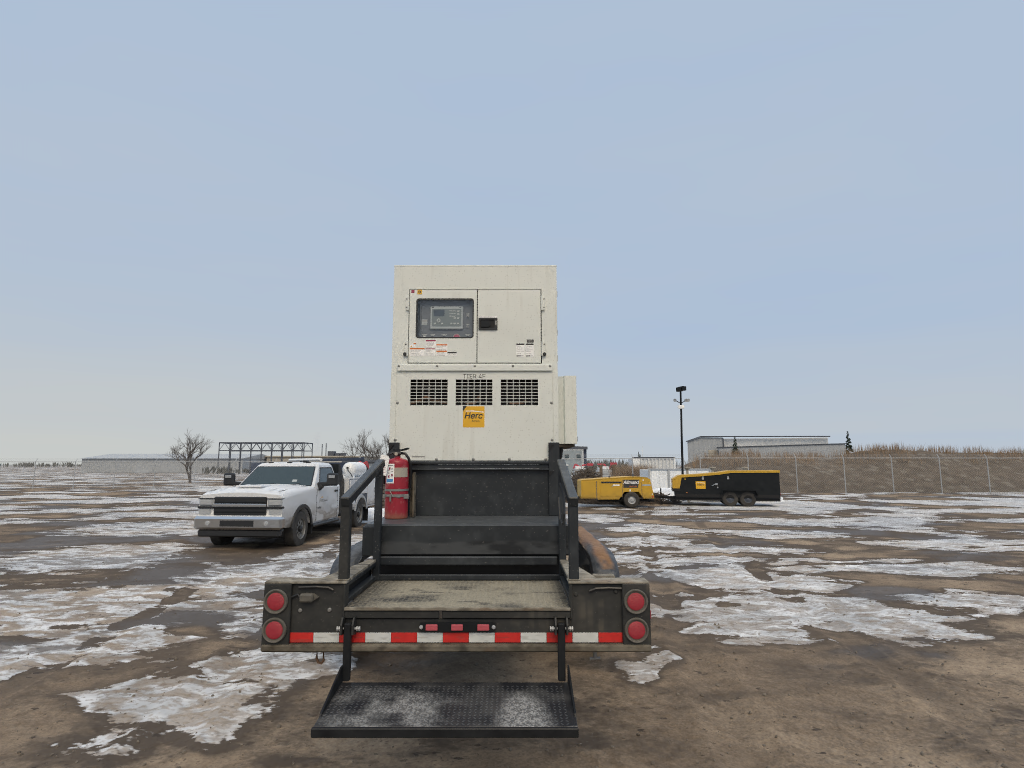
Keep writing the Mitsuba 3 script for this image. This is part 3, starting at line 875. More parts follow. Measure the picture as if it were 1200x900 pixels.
# brush pile, rubble and snow banks
def heap(n, cx, cy_, rx, ry_, h, L, r, rng):
    ms = []
    for _ in range(n):
        a, q = rng.uniform(0, 2 * np.pi), math.sqrt(rng.random())
        x, y = cx + rx * q * math.cos(a), cy_ + ry_ * q * math.sin(a)
        z = h * max(0.03, 1 - q ** 1.7) * rng.uniform(.25, 1.0)
        d = rng.normal(0, 1, 3) * [1, .8, .42]
        d /= np.linalg.norm(d)
        l = L * rng.uniform(.4, 1.2)
        ms.append(cyl(np.array([x, y, z]) - d * l / 2, np.array([x, y, z]) + d * l / 2, r * rng.uniform(.4, 1.3), 5, r * .3))
    return cat(ms)


k = add('brush_pile', heap(2200, 3.75, 30.2, 1.15, 1.5, 1.80, .8, .022, RNG), 'twig', kind='stuff', label='dark heap of cut branches piled behind the yellow compressor')
labels[k]['category'] = 'brush pile'
k = add('brush_pile', heap(900, 5.6, 28.6, 2.3, .7, .42, .5, .016, RNG), 'twig', kind='stuff', label='low litter of broken branches on the ground under the yellow compressor')
labels[k]['category'] = 'brush'
k = add('brush_pile', heap(420, 7.0, 29.2, 1.1, .6, .50, .6, .03, RNG), 'twig', kind='stuff', label='low pile of branches and rubble between the two machines')
labels[k]['category'] = 'brush'
core = blob(3, 1.0, 5, .3, (.95, 1.2, 1.22))
core.apply_translation([3.75, 30.6, .1])
k = add('soil_heap', core, 'berm', smooth=True, label='dark soil heap under the cut branches')
labels[k]['category'] = 'soil heap'
for q, (x, y, r, sq, lab) in enumerate(((3.05, 32.5, .9, (1.3, 1, .95), 'snow bank left of the brush pile'), (5.1, 32.2, .8, (1.5, .8, 1.45), 'snow heap behind the two wooden posts'), (8.2, 31.6, 1.2, (1.7, .8, .52), 'long snow bank under the white panelled box'),
                                        (7.3, 28.9, .32, (1.3, .8, .8), 'small lump of snow among the rubble between the machines'), (11.2, 30.6, 1.4, (1.9, .7, .4), 'low snow bank behind the black generator trailer'),
                                        (-4.75, 21.0, .75, (1.3, .9, .45), 'snow bank behind the tail of the white truck'), (-9.0, 27.5, 1.0, (2.2, .9, .6), 'snow bank in front of the blue dumpster'))):
    m = blob(3, r, q + 11, .28, sq)
    m.apply_translation([x, y, 0])
    k = add('snow_bank', m, 'snow', smooth=True, label=lab)
    labels[k]['category'] = 'snow bank'


# red folded boom lifts beyond the brush pile
def boom_lift(x, y, pts, lab):
    t = thing('boom_lift', lab, 'boom lift')
    add('chassis', [cb(x - .9, x + .9, y - .6, y + .6, .45, 1.05, .05), cb(x - .6, x + .5, y - .5, y + .5, 1.06, 1.45, .05)], 'galv', t)
    for wx in (-.65, .65):
        for s in (-.72, .5):
            add('wheel', cyl((x + wx, y + s, .4), (x + wx, y + s + .22, .4), .4, 16), 'rubber', t)
    for a, b in zip(pts[:-1], pts[1:]):
        add('boom', bar((x + a[0], y, a[1]), (x + b[0], y, b[1]), .09, .11, .02), 'boom_red', t)
    add('basket', [bar((x + pts[-1][0] - .2, y - .3, pts[-1][1]), (x + pts[-1][0] + .3, y - .3, pts[-1][1]), .2, .2)], 'boom_red', t)
    add('canopy', cb(x - .5, x + .3, y - .45, y + .4, 1.46, 1.72, .04), 'white', t)


boom_lift(5.35, 46.0, [(-.60, 1.55), (-.45, 1.9), (-.1, 1.68), (.15, 1.82), (.6, 1.86)], 'folded red boom lift on the left, in front of the blue grey house')
boom_lift(7.15, 46.0, [(-.55, 1.88), (.05, 1.86), (.15, 1.55), (.35, 1.52), (.6, 1.92)], 'folded red boom lift on the right, above the reeds')

# roof vents showing over the black generator
for q, (x, lab) in enumerate(((8.72, 'pale capped vent pipe nearest the floodlight pole'), (9.98, 'pale capped vent pipe second from the floodlight pole'), (11.6, 'pale capped vent pipe farthest from the floodlight pole'))):
    t = thing('vent_pipe', lab, 'vent pipe')
    add('pipe', cyl((x, 29.6, -.05), (x, 29.6, 1.60), .06, 10, .06), 'tan_wall', t)
    add('cap', aim(lathe([(0, 0), (.08, 0), (.16, .10), (.16, .14), (0, .15)], 14), (x, 29.6, 1.58), (x, 29.6, 2)), 'tan_wall', t)

# blue dumpster with a rolled tarp
dm = thing('roll_off_dumpster', 'navy blue roll off dumpster with a rolled white tarp behind the white truck', 'dumpster')
A = np.array([-6.18, 24.3])
D = np.array([-0.62, 0.80])
D /= np.linalg.norm(D)
N = np.array([-D[1], D[0]])
N = -N if N[0] > 0 else N


def dpt(a, b, z):
    q = A + D * a + N * b
    return (q[0], q[1], z)


Ld, Wd, Hd = 7.6, 2.3, 2.06
for b in (0, Wd):
    add('side', bar(dpt(0, b, 1.05), dpt(Ld, b, 1.05), .06, 1.75), 'navy', dm)
for a in (0, Ld):
    add('end', bar(dpt(a, 0, 1.05), dpt(a, Wd, 1.05), .06, 1.75), 'navy', dm)
for a in np.arange(.5, Ld, .62):
    add('rib', bar(dpt(a, -.06, .2), dpt(a, -.06, 1.9), .09, .08, up=(0, 1, 0)), 'navy', dm)
for a in (0, .22, Ld):
    add('corner_post', bar(dpt(a, -.07, .15), dpt(a, -.07, Hd + .1), .11, .11, up=(0, 1, 0)), 'galv' if a == .22 else 'navy', dm)
add('top_rail', bar(dpt(-.05, -.03, Hd), dpt(Ld, -.03, Hd), .12, .12), 'navy', dm)
add('tarp', cyl(dpt(3.2, .5, Hd + .0), dpt(Ld, .5, Hd + .0), .07, 12), 'white', dm)
for a in (.8, Ld - .8):
    add('skid', bar(dpt(a, .1, .1), dpt(a, Wd - .1, .1), .12, .2), 'slate', dm)

# brown clutter seen between the rail and the extinguisher
for q, (x, y, n, lab) in enumerate(((-5.45, 23.0, 9, 'tall stack of weathered pallets behind the tail of the truck'), (-4.6, 25.2, 6, 'shorter stack of weathered pallets farther behind the truck'))):
    t = thing('pallet_stack', lab, 'pallet stack')
    for s in range(n):
        z = .02 + s * .145
        add('pallet', [cb(x - .55, x + .55, y - .5, y - .38, z, z + .02, .003), cb(x - .55, x + .55, y - .06, y + .06, z, z + .02, .003), cb(x - .55, x + .55, y + .38, y + .5, z, z + .02, .003)]
            + [cb(x + o - .05, x + o + .05, y - .5, y + .5, z + .02, z + .105, .003) for o in (-.5, 0, .5)]
            + [cb(x - .55, x + .55, y + o - .05, y + o + .05, z + .106, z + .13, .003) for o in (-.44, -.22, 0, .22, .44)], 'wood', t)

# ------------------------------------------------------------------ equipment trailer
tr = thing('equipment_trailer', 'black steel trailer with rear platform, handrails and fold down step under the white generator', 'trailer')
AX = -0.31
BL, BR, DL, DR = -1.39, 0.772, -0.940, 0.330
FY = 3.45


def lug_sheet(x0, x1, y0, y1, zf, s=.030, skip=0.0):
    """Raised diamond lugs of tread plate."""
    v, f = [], []
    nx_, ny_ = int((x1 - x0) / s), int((y1 - y0) / s)
    for a in range(nx_):
        for b in range(ny_):
            x, y = x0 + (a + .5) * s, y0 + (b + .5) * s
            ang = math.pi / 4 if (a + b) % 2 else -math.pi / 4
            c_, s_ = math.cos(ang), math.sin(ang)
            z = zf(x, y)
            o = len(v)
            for (u, w, h) in ((-.0125, 0, 0), (0, -.0042, 0), (.0125, 0, 0), (0, .0042, 0), (-.006, 0, .0019), (.006, 0, .0019)):
                v.append((x + c_ * u - s_ * w, y + s_ * u + c_ * w, z + h))
            f += [(o, o + 1, o + 4), (o + 1, o + 5, o + 4), (o + 1, o + 2, o + 5), (o + 2, o + 3, o + 5), (o + 3, o + 4, o + 5), (o + 3, o, o + 4)]
    return trimesh.Trimesh(np.array(v), np.array(f), process=False)


# rear bumper
bp = add('bumper', [cb(BL, DL, FY, FY + .012, .832, 1.155, .002), cb(DR, BR, FY, FY + .012, .832, 1.155, .002), cb(DL + .001, DR - .001, FY + .001, FY + .013, .832, .966, .002)], 'bumper', tr)
for (a, b) in ((BL, DL + .012), (DR - .012, BR)):
    add('top_flange', cb(a, b, FY - .022, FY + .10, 1.158, 1.171, .004), 'flange', bp)
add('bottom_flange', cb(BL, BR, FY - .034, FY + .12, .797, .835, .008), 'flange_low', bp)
for x in (DL - .008, DR - .004):
    add('angle_iron', cb(x, x + .012, FY - .018, FY + .06, .97, 1.155, .003), 'bumper', bp)
# tape along the lower edge
edges = [.6165, .482]
while edges[-1] > -1.21:
    edges.append(edges[-1] - .1446)
edges.append(-1.2365)
for q in range(len(edges) - 1):
    if edges[q] - edges[q + 1] > .02:
        add('reflective_tape', cb(edges[q + 1] + .0008, edges[q] - .0008, FY - .0035, FY - .0008, .841, .8925, .0008), 'tape_red' if q % 2 == 0 else 'tape_white', bp)
# lamp boxes with two round lamps each
for (x0, x1) in ((.617, BR), (BL, -1.237)):
    pn = add('lamp_panel', cb(x0, x1, FY - .024, FY - .004, .806, 1.160, .004), 'bumper', tr)
    xm = (x0 + x1) / 2 - .004
    for z in (1.066, .913):
        lm = add('tail_lamp', aim(lathe([(.0655, 0), (.068, .010), (.063, .019), (.057, .017), (.053, .008), (.0, .006)], 36), (xm, FY - .023, z), (xm, FY - 1, z)), 'ring', tr, smooth=35)
        add('lens', aim(lathe([(.0475, .004), (.0475, .011), (.042, .0145), (.02, .0165), (0, .017)], 32), (xm, FY - .023, z), (xm, FY - 1, z)), 'lens', lm, smooth=40)
    sx = BR if x0 > 0 else BL
    add('side_marker', cb(sx - .004, sx + .016, FY + .03, FY + .09, .955, 1.005, .004) if x0 > 0 else cb(sx - .016, sx + .004, FY + .03, FY + .09, .955, 1.005, .004), 'lens', tr)
# plate lamp, bolts and wires on the plates
pl_ = add('plate_lamp', [cb(-1.185, -1.110, FY - .045, FY - .002, 1.062, 1.108, .008)], 'ring', tr)
add('bracket', plate_xz(Polygon([(-1.115, 1.066), (-1.085, 1.085), (-1.115, 1.106)]), FY - .02, FY - .002), 'ring', pl_)
for x, z in ((-1.189, 1.012), (-1.024, 1.015), (.36, 1.10), (.585, 1.115)):
    add('bolt', aim(lathe([(.0, .009), (.008, .009), (.0115, .006), (.0115, 0)], 10), (x, FY, z), (x, FY - 1, z)), 'steel' if x < 0 else 'bumper', tr)
add('wire', tube([(-1.24, FY - .012, 1.085), (-1.20, FY - .014, 1.10), (-1.19, FY - .02, 1.09)], .006, 6), 'plastic', tr)
add('wire', tube([(-1.20, FY - .012, 1.138), (-1.1, FY - .014, 1.142), (-1.03, FY - .014, 1.137), (-1.005, FY - .012, 1.124)], .007, 6), 'plastic', tr)
add('wire', tube([(.435, FY - .012, 1.118), (.47, FY - .014, 1.132), (.54, FY - .014, 1.136), (.615, FY - .012, 1.132)], .007, 6), 'plastic', tr)

# deck between the side channels
dk = add('deck', [cb(DL + .002, DR - .002, FY - .02, 4.21, 1.012, 1.030, .003)], 'deck', tr)
add('tread_pattern', lug_sheet(DL + .01, DR - .01, FY - .005, 4.2, lambda x, y: 1.0298), 'deck_lug', dk, kind='stuff')
add('nosing', [cb(DL + .004, -.37, FY - .028, FY - .018, 1.016, 1.033, .003), cb(-.372, DR - .004, FY - .027, FY - .017, 1.014, 1.031, .003)], 'flange', dk)
add('front_angle', [cb(DL + .004, -.407, FY - .016, FY - .004, .972, 1.011, .003), cb(-.392, DR - .004, FY - .016, FY - .004, .972, 1.011, .003)], 'bumper', dk)
# side channels of the cut out
for s, xi in ((-1, DL), (1, DR)):
    a, b = (xi - .055, xi) if s < 0 else (xi, xi + .055)
    ch = add('side_channel', cb(min(xi + s * .045, xi + s * .055), max(xi + s * .045, xi + s * .055), FY + .06, 4.27, 1.03, 1.15, .002), 'soot', tr)
    add('upper_flange', cb(a, b, FY + .06, 4.26, 1.130, 1.154, .003), 'black', ch)
    add('lower_flange', cb(a, b, FY + .06, 4.26, 1.032, 1.062, .003), 'black', ch)
    pts = [(xi, FY + .10), (xi, 4.20), (xi + s * .05, 4.20), (xi + s * .16, FY + .10)]
    add('gusset', plate_xy(Polygon(pts), 1.158, 1.172), 'flange', tr)
add('fender_bracket', [cb(.50, .63, 3.72, 3.80, 1.13, 1.150, .004)], 'flange', tr)
# riser at the back of the deck
add('floor_angle', cb(DL, DR, 4.215, 4.235, 1.031, 1.068, .004), 'black', tr)
add('crossmember', [cb(DL + .01, DR - .01, 4.235, 4.275, 1.128, 1.185, .006)], 'black', tr)
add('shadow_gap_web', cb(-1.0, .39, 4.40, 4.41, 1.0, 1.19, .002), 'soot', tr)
add('upper_step', cb(-1.052, .410, 4.275, 5.03, 1.187, 1.404, .012), 'black', tr)
add('fuel_tank', cb(-.955, .335, 5.06, 8.25, .74, 1.395, .02), 'black', tr)
add('side_bracket', [cb(-1.052, -.97, 4.245, 4.27, 1.19, 1.39, .004)], 'black', tr)
# skid under the generator
sk = add('skid', [cb(-1.0, .345, 4.985, 5.0, 1.406, 1.785, .003)], 'black', tr)
add('skid_rail', [cb(-.955, .306, 4.93, 4.98, 1.828, 1.853, .005), cb(-.955, .306, 4.955, 4.982, 1.792, 1.827, .004), cb(-.955, .306, 4.935, 4.98, 1.778, 1.790, .003)], 'black', sk)
for (a, b) in ((-1.030, -.946), (.306, .396)):
    c = add('corner_post', [cb(a, b, 4.95, 4.962, 1.406, 2.008, .003), cb(a, a + .012, 4.963, 5.03, 1.406, 2.008, .003), cb(b - .012, b, 4.963, 5.03, 1.406, 2.008, .003)], 'black', sk)
    add('gusset', plate_xz(Polygon([(a + .004, 1.99), (a + .045, 1.99), (a + .004, 1.94)]), 4.938, 4.949), 'soot', c)
    add('gusset', plate_xz(Polygon([(a + .004, 1.77), (a + .045, 1.77), (a + .004, 1.73)]), 4.938, 4.949), 'soot', c)
add('side_sill', [cb(-1.046, -1.02, 5.04, 8.2, 1.40, 1.84, .004), cb(.37, .396, 5.04, 8.2, 1.40, 1.84, .004)], 'black', sk)

# handrails
for s, (n0, n1), (f0, f1) in ((-1, (-.985, -.931), (-.965, -.917)), (1, (.326, .380), (.327, .375))):
    hr = add('handrail', bar(((n0 + n1) / 2, FY - .015, 1.610), ((f0 + f1) / 2, 4.275, 1.836), .056, .056, .006), 'black', tr)
    m = (n0 + n1) / 2
    add('near_post', cb(n0, n1, FY + .0, FY + .055, 1.174, 1.60, .005), 'bumper' if s < 0 else 'black', hr)
    add('far_post', cb(f0, f1, 4.20, 4.25, 1.032, 1.805, .005), 'black', hr)
    add('weld_plate', cb(n0 - .006, n1 + .006, FY - .006, FY + .065, 1.1725, 1.179, .002), 'flange', hr)
add('strap', tube([(.322, 4.02, 1.70), (.342, 4.0, 1.62), (.345, 3.96, 1.5), (.335, 3.98, 1.43), (.322, 4.05, 1.46), (.32, 4.12, 1.6)], .007, 6), 'plastic', tr)

# identification light bar
ib = add('marker_lamp_bar', plate_xz(rrect(-.515, -.092, .905, .950, .01), FY - .022, FY - .003), 'gloss_black', tr)
for x in (-.446, -.305, -.160):
    add('marker_lens', cb(x - .033, x + .033, FY - .034, FY - .0225, .910, .943, .005), 'lens_pale', ib)
for x in (-.505, -.102):
    add('bolt', aim(lathe([(0, .008), (.007, .008), (.011, .004), (.011, 0)], 10), (x, FY - .022, .927), (x, FY - 1, .927)), 'galv', ib)

# fold down step
fs = add('fold_down_step', [cb(-.930, .308, 2.945, 3.38, 0, .008, .002)], 'step', tr)
SL = (.655 - .608) / (3.38 - 2.945)


def tilt(m):
    m.vertices[:, 2] += .608 + (m.vertices[:, 1] - 2.945) * SL
    return m


mm = cb(-.930, .308, 2.945, 3.38, -.006, 0, .002)
scene[fs] = mikit.ply(tilt(mm), 'material_step')
add('tread_pattern', tilt(lug_sheet(-.92, .30, 2.955, 3.37, lambda x, y: -.0002, .026)), 'step_lug', fs, kind='stuff')
add('front_lip', tilt(cb(-.934, .310, 2.925, 2.944, -.040, .002, .004)), 'black_wet', fs)
for s, x in ((-1, -.930), (1, .302)):
    add('side_gusset', plate_yz(Polygon([(3.0, .585), (3.395, .62), (3.395, .738), (3.37, .738), (3.04, .630)]), x, x + .009), 'black_wet', fs)
    xa = -.905 if s < 0 else .272
    am = add('hanger_arm', bar((xa, 3.405, .655), (xa, 3.405, .955), .040, .034, .004, up=(0, 1, 0)), 'black_wet', fs)
    for o in (-.036, .027):
        add('clevis', plate_yz(Polygon([(3.372, .90), (3.445, .885), (3.445, .985), (3.40, .985), (3.372, .95)]), xa + o, xa + o + .009), 'bumper', am)
    add('pivot_bolt', cyl((xa - .058, 3.408, .925), (xa + .058, 3.408, .925), .007, 10), 'galv', am)
    for o in (-.062, -.05, .046, .058):
        add('nut', cyl((xa + o, 3.408, .925), (xa + o + .007, 3.408, .925), .0135, 6), 'galv', am)

# chain loop and stub below the bumper
add('chain_loop', tube([(-1.105, 3.52, .80), (-1.108, 3.52, .735), (-1.098, 3.52, .712), (-1.08, 3.52, .708), (-1.068, 3.52, .722), (-1.072, 3.52, .80)], .0075, 8), 'rust', tr)
add('stub', [cyl((.475, 3.55, .80), (.475, 3.55, .725), .011, 10), cyl((.445, 3.55, .722), (.505, 3.55, .726), .009, 8)], 'steel', tr)

# frame, axles, fenders, wheels, coupling
add('frame_rail', [cb(-.95, -.85, 3.60, 8.7, .80, 1.02, .01), cb(.24, .34, 3.60, 8.7, .80, 1.02, .01)] + [cb(-.85, .24, y, y + .08, .82, .95, .01) for y in (4.5, 5.5, 6.6, 7.6, 8.55)], 'black', tr)
add('drawbar', [bar((-.87, 8.6, .88), (AX, 10.3, .78), .1, .16), bar((.25, 8.6, .88), (AX, 10.3, .78), .1, .16), cyl((AX, 10.25, .15), (AX, 10.25, 1.1), .05, 12)], 'black', tr)
for s, (a, b) in ((1, (.725, .955)), (-1, (-1.625, -1.395))):
    ln = []
    for y, z in ((5.36, .60), (5.365, .80), (5.42, .90), (5.52, .975), (5.68, 1.022), (5.9, 1.036), (7.8, 1.036), (8.05, 1.01), (8.22, .93), (8.3, .80), (8.31, .60)):
        ln.append((y, z))
    nA = 9
    prof = np.array(ln)
    v = []
    for (y, z) in prof:
        for q in range(nA):
            u = q / (nA - 1)
            drop = .035 * max(0, abs(u - .5) * 2 - .55) ** 1.5 / .3
            v.append((a + (b - a) * u, y, z - (drop if z > .7 else 0)))
    v = np.array(v)
    i, j = np.meshgrid(np.arange(len(prof) - 1), np.arange(nA - 1), indexing='ij')
    qd = np.stack([i * nA + j, i * nA + j + 1, (i + 1) * nA + j + 1, (i + 1) * nA + j], -1).reshape(-1, 4)
    add('fender', trimesh.Trimesh(v, np.vstack([qd[:, [0, 1, 2]], qd[:, [0, 2, 3]]]), process=False), 'fender', tr, smooth=True)
    sk_ = Polygon([(y, z - .045) for y, z in prof] + [(8.25, .70), (7.9, .93), (5.75, .93), (5.43, .70)])
    for xx in (a, b - .004):
        add('fender_skirt', plate_yz(sk_.buffer(0), xx, xx + .004), 'fender', tr)
    xo = .945 if s > 0 else -1.615
    for y in (6.28, 7.36):
        w = add('wheel', aim(lathe([(.22, 0), (.36, .0), (.392, .03), (.40, .07), (.40, .17), (.392, .21), (.36, .24), (.22, .24)], 36), (xo, y, .40), (xo - s, y, .40)), 'rubber', tr, smooth=40)
        add('rim', aim(lathe([(.225, .02), (.21, .05), (.14, .06), (.09, .03), (.0, .03)], 28), (xo, y, .40), (xo - s, y, .40)), 'galv', w, smooth=40)
for s in (1, -1):
    add('mud_flap', cb(AX + s * 1.17 - .14, AX + s * 1.17 + .14, 5.40, 5.41, .24, .80, .003), 'rubber', tr)
for y in (6.28, 7.36):
    add('axle', cyl((-1.35, y, .42), (.73, y, .42), .045, 12), 'black', tr)

# ------------------------------------------------------------------ generator
ge = thing('generator', 'cream boxed generator with control window, three vents and yellow sticker on the black trailer', 'generator')
GY = 5.0
VENTS = [(-.868, -.550), (-.480, -.168), (-.095, .222)]
VZ0, VZ1 = 2.325, 2.546
DX0, DX1, DZ0, DZ1 = -.900, .258, 2.686, 3.350
shell = m3.Manifold.cube([1.428, 3.1, 1.706]).translate([-1.036, GY, 1.858])
inner = m3.Manifold.cube([1.408, 3.08, 1.686]).translate([-1.026, GY + .012, 1.868])
cut = m3.Manifold.cube([DX1 - DX0, .4, DZ1 - DZ0]).translate([DX0, GY - .2, DZ0])
cut2 = m3.Manifold.cube([1.2, .4, .30]).translate([-.92, GY - .2, 2.29])
add('housing', as_tm(shell - inner - cut - cut2), 'cream', ge)
add('roof_lip', [cb(-1.040, .395, GY - .002, GY + 3.11, 3.552, 3.568, .006)], 'cream', ge)
add('corner_trim', cb(-1.038, -.990, GY - .0045, GY - .0005, 1.99, 2.612, .002), 'cream', ge)
add('corner_trim', [cb(.350, .394, GY - .0045, GY - .0005, 2.0, 2.612, .002)], 'cream', ge)
lpoly = sbox(-.985, 1.859, .346, 2.612)
for a, b in VENTS:
    lpoly = lpoly.difference(sbox(a, VZ0, b, VZ1))
lp_ = add('lower_panel', plate_xz(lpoly, GY - .010, GY - .001), 'cream', ge)
for a, b in VENTS:
    bars = []
    for q in range(1, 6):
        x = a + (b - a) * q / 6
        bars.append(cb(x - .0027, x + .0027, GY - .007, GY - .002, VZ0, VZ1, .001))
    for q in range(1, 8):
        z = VZ0 + (VZ1 - VZ0) * q / 8
        bars.append(cb(a, b, GY - .0095, GY - .0072, z - .0027, z + .0027, .001))
    add('vent_grille', bars, 'cream', lp_)
add('radiator', cb(-.93, .29, GY + .16, GY + .2, 2.28, 2.60, .003), 'soot', ge)
add('duct', [cb(-.93, .29, GY + .07, GY + .085, 2.33 + q * .055, 2.342 + q * .055, .002) for q in range(4)], 'plastic', ge)
add('pipe', [tube([(-.9, GY + .1, 2.34), (-.75, GY + .09, 2.40), (-.6, GY + .1, 2.36), (-.5, GY + .1, 2.35)], .016, 8), tube([(-.4, GY + .1, 2.34), (-.33, GY + .09, 2.35), (-.28, GY + .12, 2.42)], .014, 8), tube([(-.02, GY + .09, 2.345), (.08, GY + .09, 2.352), (.12, GY + .12, 2.37)], .014, 8)], 'rust', ge)
rib = add('trim_strip', cb(-.986, .346, GY - .030, GY - .011, 2.616, 2.673, .006), 'cream', ge)


def screw(parent, x, y, z, r=.0075, mat='steel'):
    add('screw', aim(lathe([(0, .006), (r * .6, .006), (r, .002), (r * 1.5, .001), (r * 1.5, -.001)], 10), (x, y, z), (x, y - 1, z)), mat, parent)


for x in (-.968, -.640, -.318, .008, .326):
    screw(rib, x, GY - .030, 2.660)
for x, z in ((-.975, 2.345), (.335, 2.345), (-.985, 2.03), (.338, 2.03), (-.635, 1.868), (-.325, 1.868), (-.022, 1.868), (.283, 1.868)):
    screw(lp_, x, GY - .010, z, .0085, 'steel')
add('etched_plate', cb(-.845, -.73, GY - .0112, GY - .0102, 1.885, 1.897, .0003), 'ink_grey', lp_)
add('lettering', text_xz('TIER 4F', .037, -.325, GY - .0102, 2.5555, .0012, False, 0, True, 1.02), 'ink', lp_)

# yellow sticker with the firm's name
sk1 = add('sticker', plate_xz(rrect(-.415, -.234, 2.137, 2.316, .006), GY - .0122, GY - .0104), 'amber', lp_)
add('lettering', text_xz('Herc', .050, -.325, GY - .0124, 2.212, .001, True, .22), 'ink', sk1)
add('lettering', text_xz('Rentals', .014, -.308, GY - .0124, 2.184, .001, False, .1), 'ink', sk1)
add('swoosh', plate_xz(Polygon([(-.398, 2.272), (-.33, 2.271), (-.24, 2.262), (-.238, 2.268), (-.33, 2.279), (-.398, 2.277)]), GY - .0134, GY - .0124), 'sticker', sk1)
add('peeled_corner', plate_xz(Polygon([(-.417, 2.318), (-.385, 2.318), (-.417, 2.270)]), GY - .0140, GY - .0128), 'ink', sk1)

# doors
WX0, WX1, WZ0, WZ1 = -.829, -.338, 2.914, 3.257
d1 = add('door', plate_xz(sbox(DX0 + .0075, DZ0 + .0075, -.3065, DZ1 - .0085).difference(rrect(WX0, WX1, WZ0, WZ1, .022)), GY - .006, GY + .022), 'cream', ge)
add('window_seal', plate_xz(rrect(WX0 - .006, WX1 + .006, WZ0 - .006, WZ1 + .006, .026).difference(rrect(WX0 + .004, WX1 - .004, WZ0 + .004, WZ1 - .004, .02)), GY - .0085, GY - .0062), 'plastic', d1)
add('pane', plate_xz(rrect(WX0, WX1, WZ0, WZ1, .02), GY + .006, GY + .0065), 'pane', d1)
d2 = add('door', plate_xz(sbox(-.2985, DZ0 + .0075, DX1 - .0085, DZ1 - .0085), GY - .006, GY + .022), 'cream', ge)
add('door_recess', plate_xz(sbox(DX0 - .001, DZ0 - .001, DX1 + .001, DZ1 + .001).difference(rrect(WX0 + .002, WX1 - .002, WZ0 + .002, WZ1 - .002, .02)), GY + .024, GY + .03), 'soot', ge)
add('inner_box', [cb(-.95, .3, GY + .13, GY + .15, 2.7, 3.34, .002), cb(-.87, -.85, GY + .032, GY + .128, 2.7, 3.34, .002), cb(-.32, -.30, GY + .032, GY + .128, 2.7, 3.34, .002), cb(-.849, -.321, GY + .032, GY + .128, 3.31, 3.33, .002), cb(-.849, -.321, GY + .032, GY + .128, 2.85, 2.87, .002)], 'panel_grey', ge)
# control panel behind the window
cpn = add('control_panel', [cb(-.80, -.322, GY + .05, GY + .06, 2.871, 3.309, .003), cb(-.81, -.801, GY + .045, GY + .12, 2.871, 3.309, .002)], 'panel_grey', ge)
cy_ = GY + .05
_dx, _dz = .011, .011
md = add('control_module', cb(-.727 + _dx, -.440 + _dx, cy_ - .022, cy_ - .001, 2.986 + _dz, 3.190 + _dz, .006), 'module', cpn)
add('face', cb(-.712 + _dx, -.455 + _dx, cy_ - .0245, cy_ - .0225, 3.010 + _dz, 3.166 + _dz, .001), 'module_face', md)
add('display', cb(-.697 + _dx, -.603 + _dx, cy_ - .0265, cy_ - .0247, 3.100 + _dz, 3.158 + _dz, .001), 'lcd', md)
ring = Point(-.652 + _dx, 3.062 + _dz).buffer(.016).difference(Point(-.652 + _dx, 3.062 + _dz).buffer(.009))
add('direction_key', plate_xz(ring, cy_ - .027, cy_ - .0247), 'key_pale', md)
for x, z in ((-.684, 3.034), (-.622, 3.034), (-.541, 3.034), (-.512, 3.034), (-.482, 3.034), (-.482, 3.082), (-.512, 3.082), (-.482, 3.118), (-.482, 3.145)):
    x, z = x + _dx, z + _dz
    add('key', cb(x - .009, x + .009, cy_ - .027, cy_ - .0247, z - .006, z + .006, .001), 'key_pale', md)
for x in (-.545, -.515):
    for z in (3.10, 3.125, 3.148):
        add('legend', cb(x + _dx - .016, x + _dx + .010, cy_ - .0252, cy_ - .0247, z + _dz - .0025, z + _dz + .0025, .0004), 'key_pale', md)
for x in (-.705, -.465):
    add('latch', cb(x + _dx - .008, x + _dx + .008, cy_ - .0238, cy_ - .0225, 3.176 + _dz, 3.184 + _dz, .001), 'plastic', md)
pp = add('rating_plate', cb(-.792, -.744, cy_ - .004, cy_ - .001, 3.035, 3.088, .001), 'module', cpn)
add('legend', [cb(-.788, -.748, cy_ - .0052, cy_ - .0042, 3.066, 3.082, .0004), cb(-.788, -.748, cy_ - .0052, cy_ - .0042, 3.042, 3.050, .0004)], 'ink_grey', pp)
for z in (3.115, 3.02):
    t_ = add('toggle_switch', aim(lathe([(.010, 0), (.010, .008), (.004, .009), (.003, .026), (0, .028)], 12), (-.39, cy_, z), (-.39, cy_ - 1, z)), 'steel', cpn)
    add('legend', cb(-.402, -.372, cy_ - .0016, cy_ - .0002, z + .018, z + .024, .0004), 'key_pale', t_)
for x, mt in ((-.765, 'key_pale'), (-.694, 'plastic'), (-.594, 'plastic'), (-.388, 'plastic')):
    b_ = add('push_button', aim(lathe([(.013, 0), (.013, .008), (.009, .010), (.009, .018), (0, .018)], 14), (x, cy_, 2.925), (x, cy_ - 1, 2.925)), mt, cpn)
    add('legend', [cb(x - .022, x + .022, cy_ - .0016, cy_ - .0002, 2.952, 2.957, .0004), cb(x - .014, x + .014, cy_ - .0016, cy_ - .0002, 2.943, 2.947, .0004)], 'key_pale', b_)
es = add('stop_button', aim(lathe([(.024, 0), (.026, .014), (.018, .026), (0, .028)], 18), (-.484, cy_, 2.925), (-.484, cy_ - 1, 2.925)), 'maroon', cpn)
add('collar', aim(lathe([(.033, 0), (.033, .003), (.026, .003)], 20), (-.484, cy_, 2.925), (-.484, cy_ - 1, 2.925)), 'tan_wall', es)


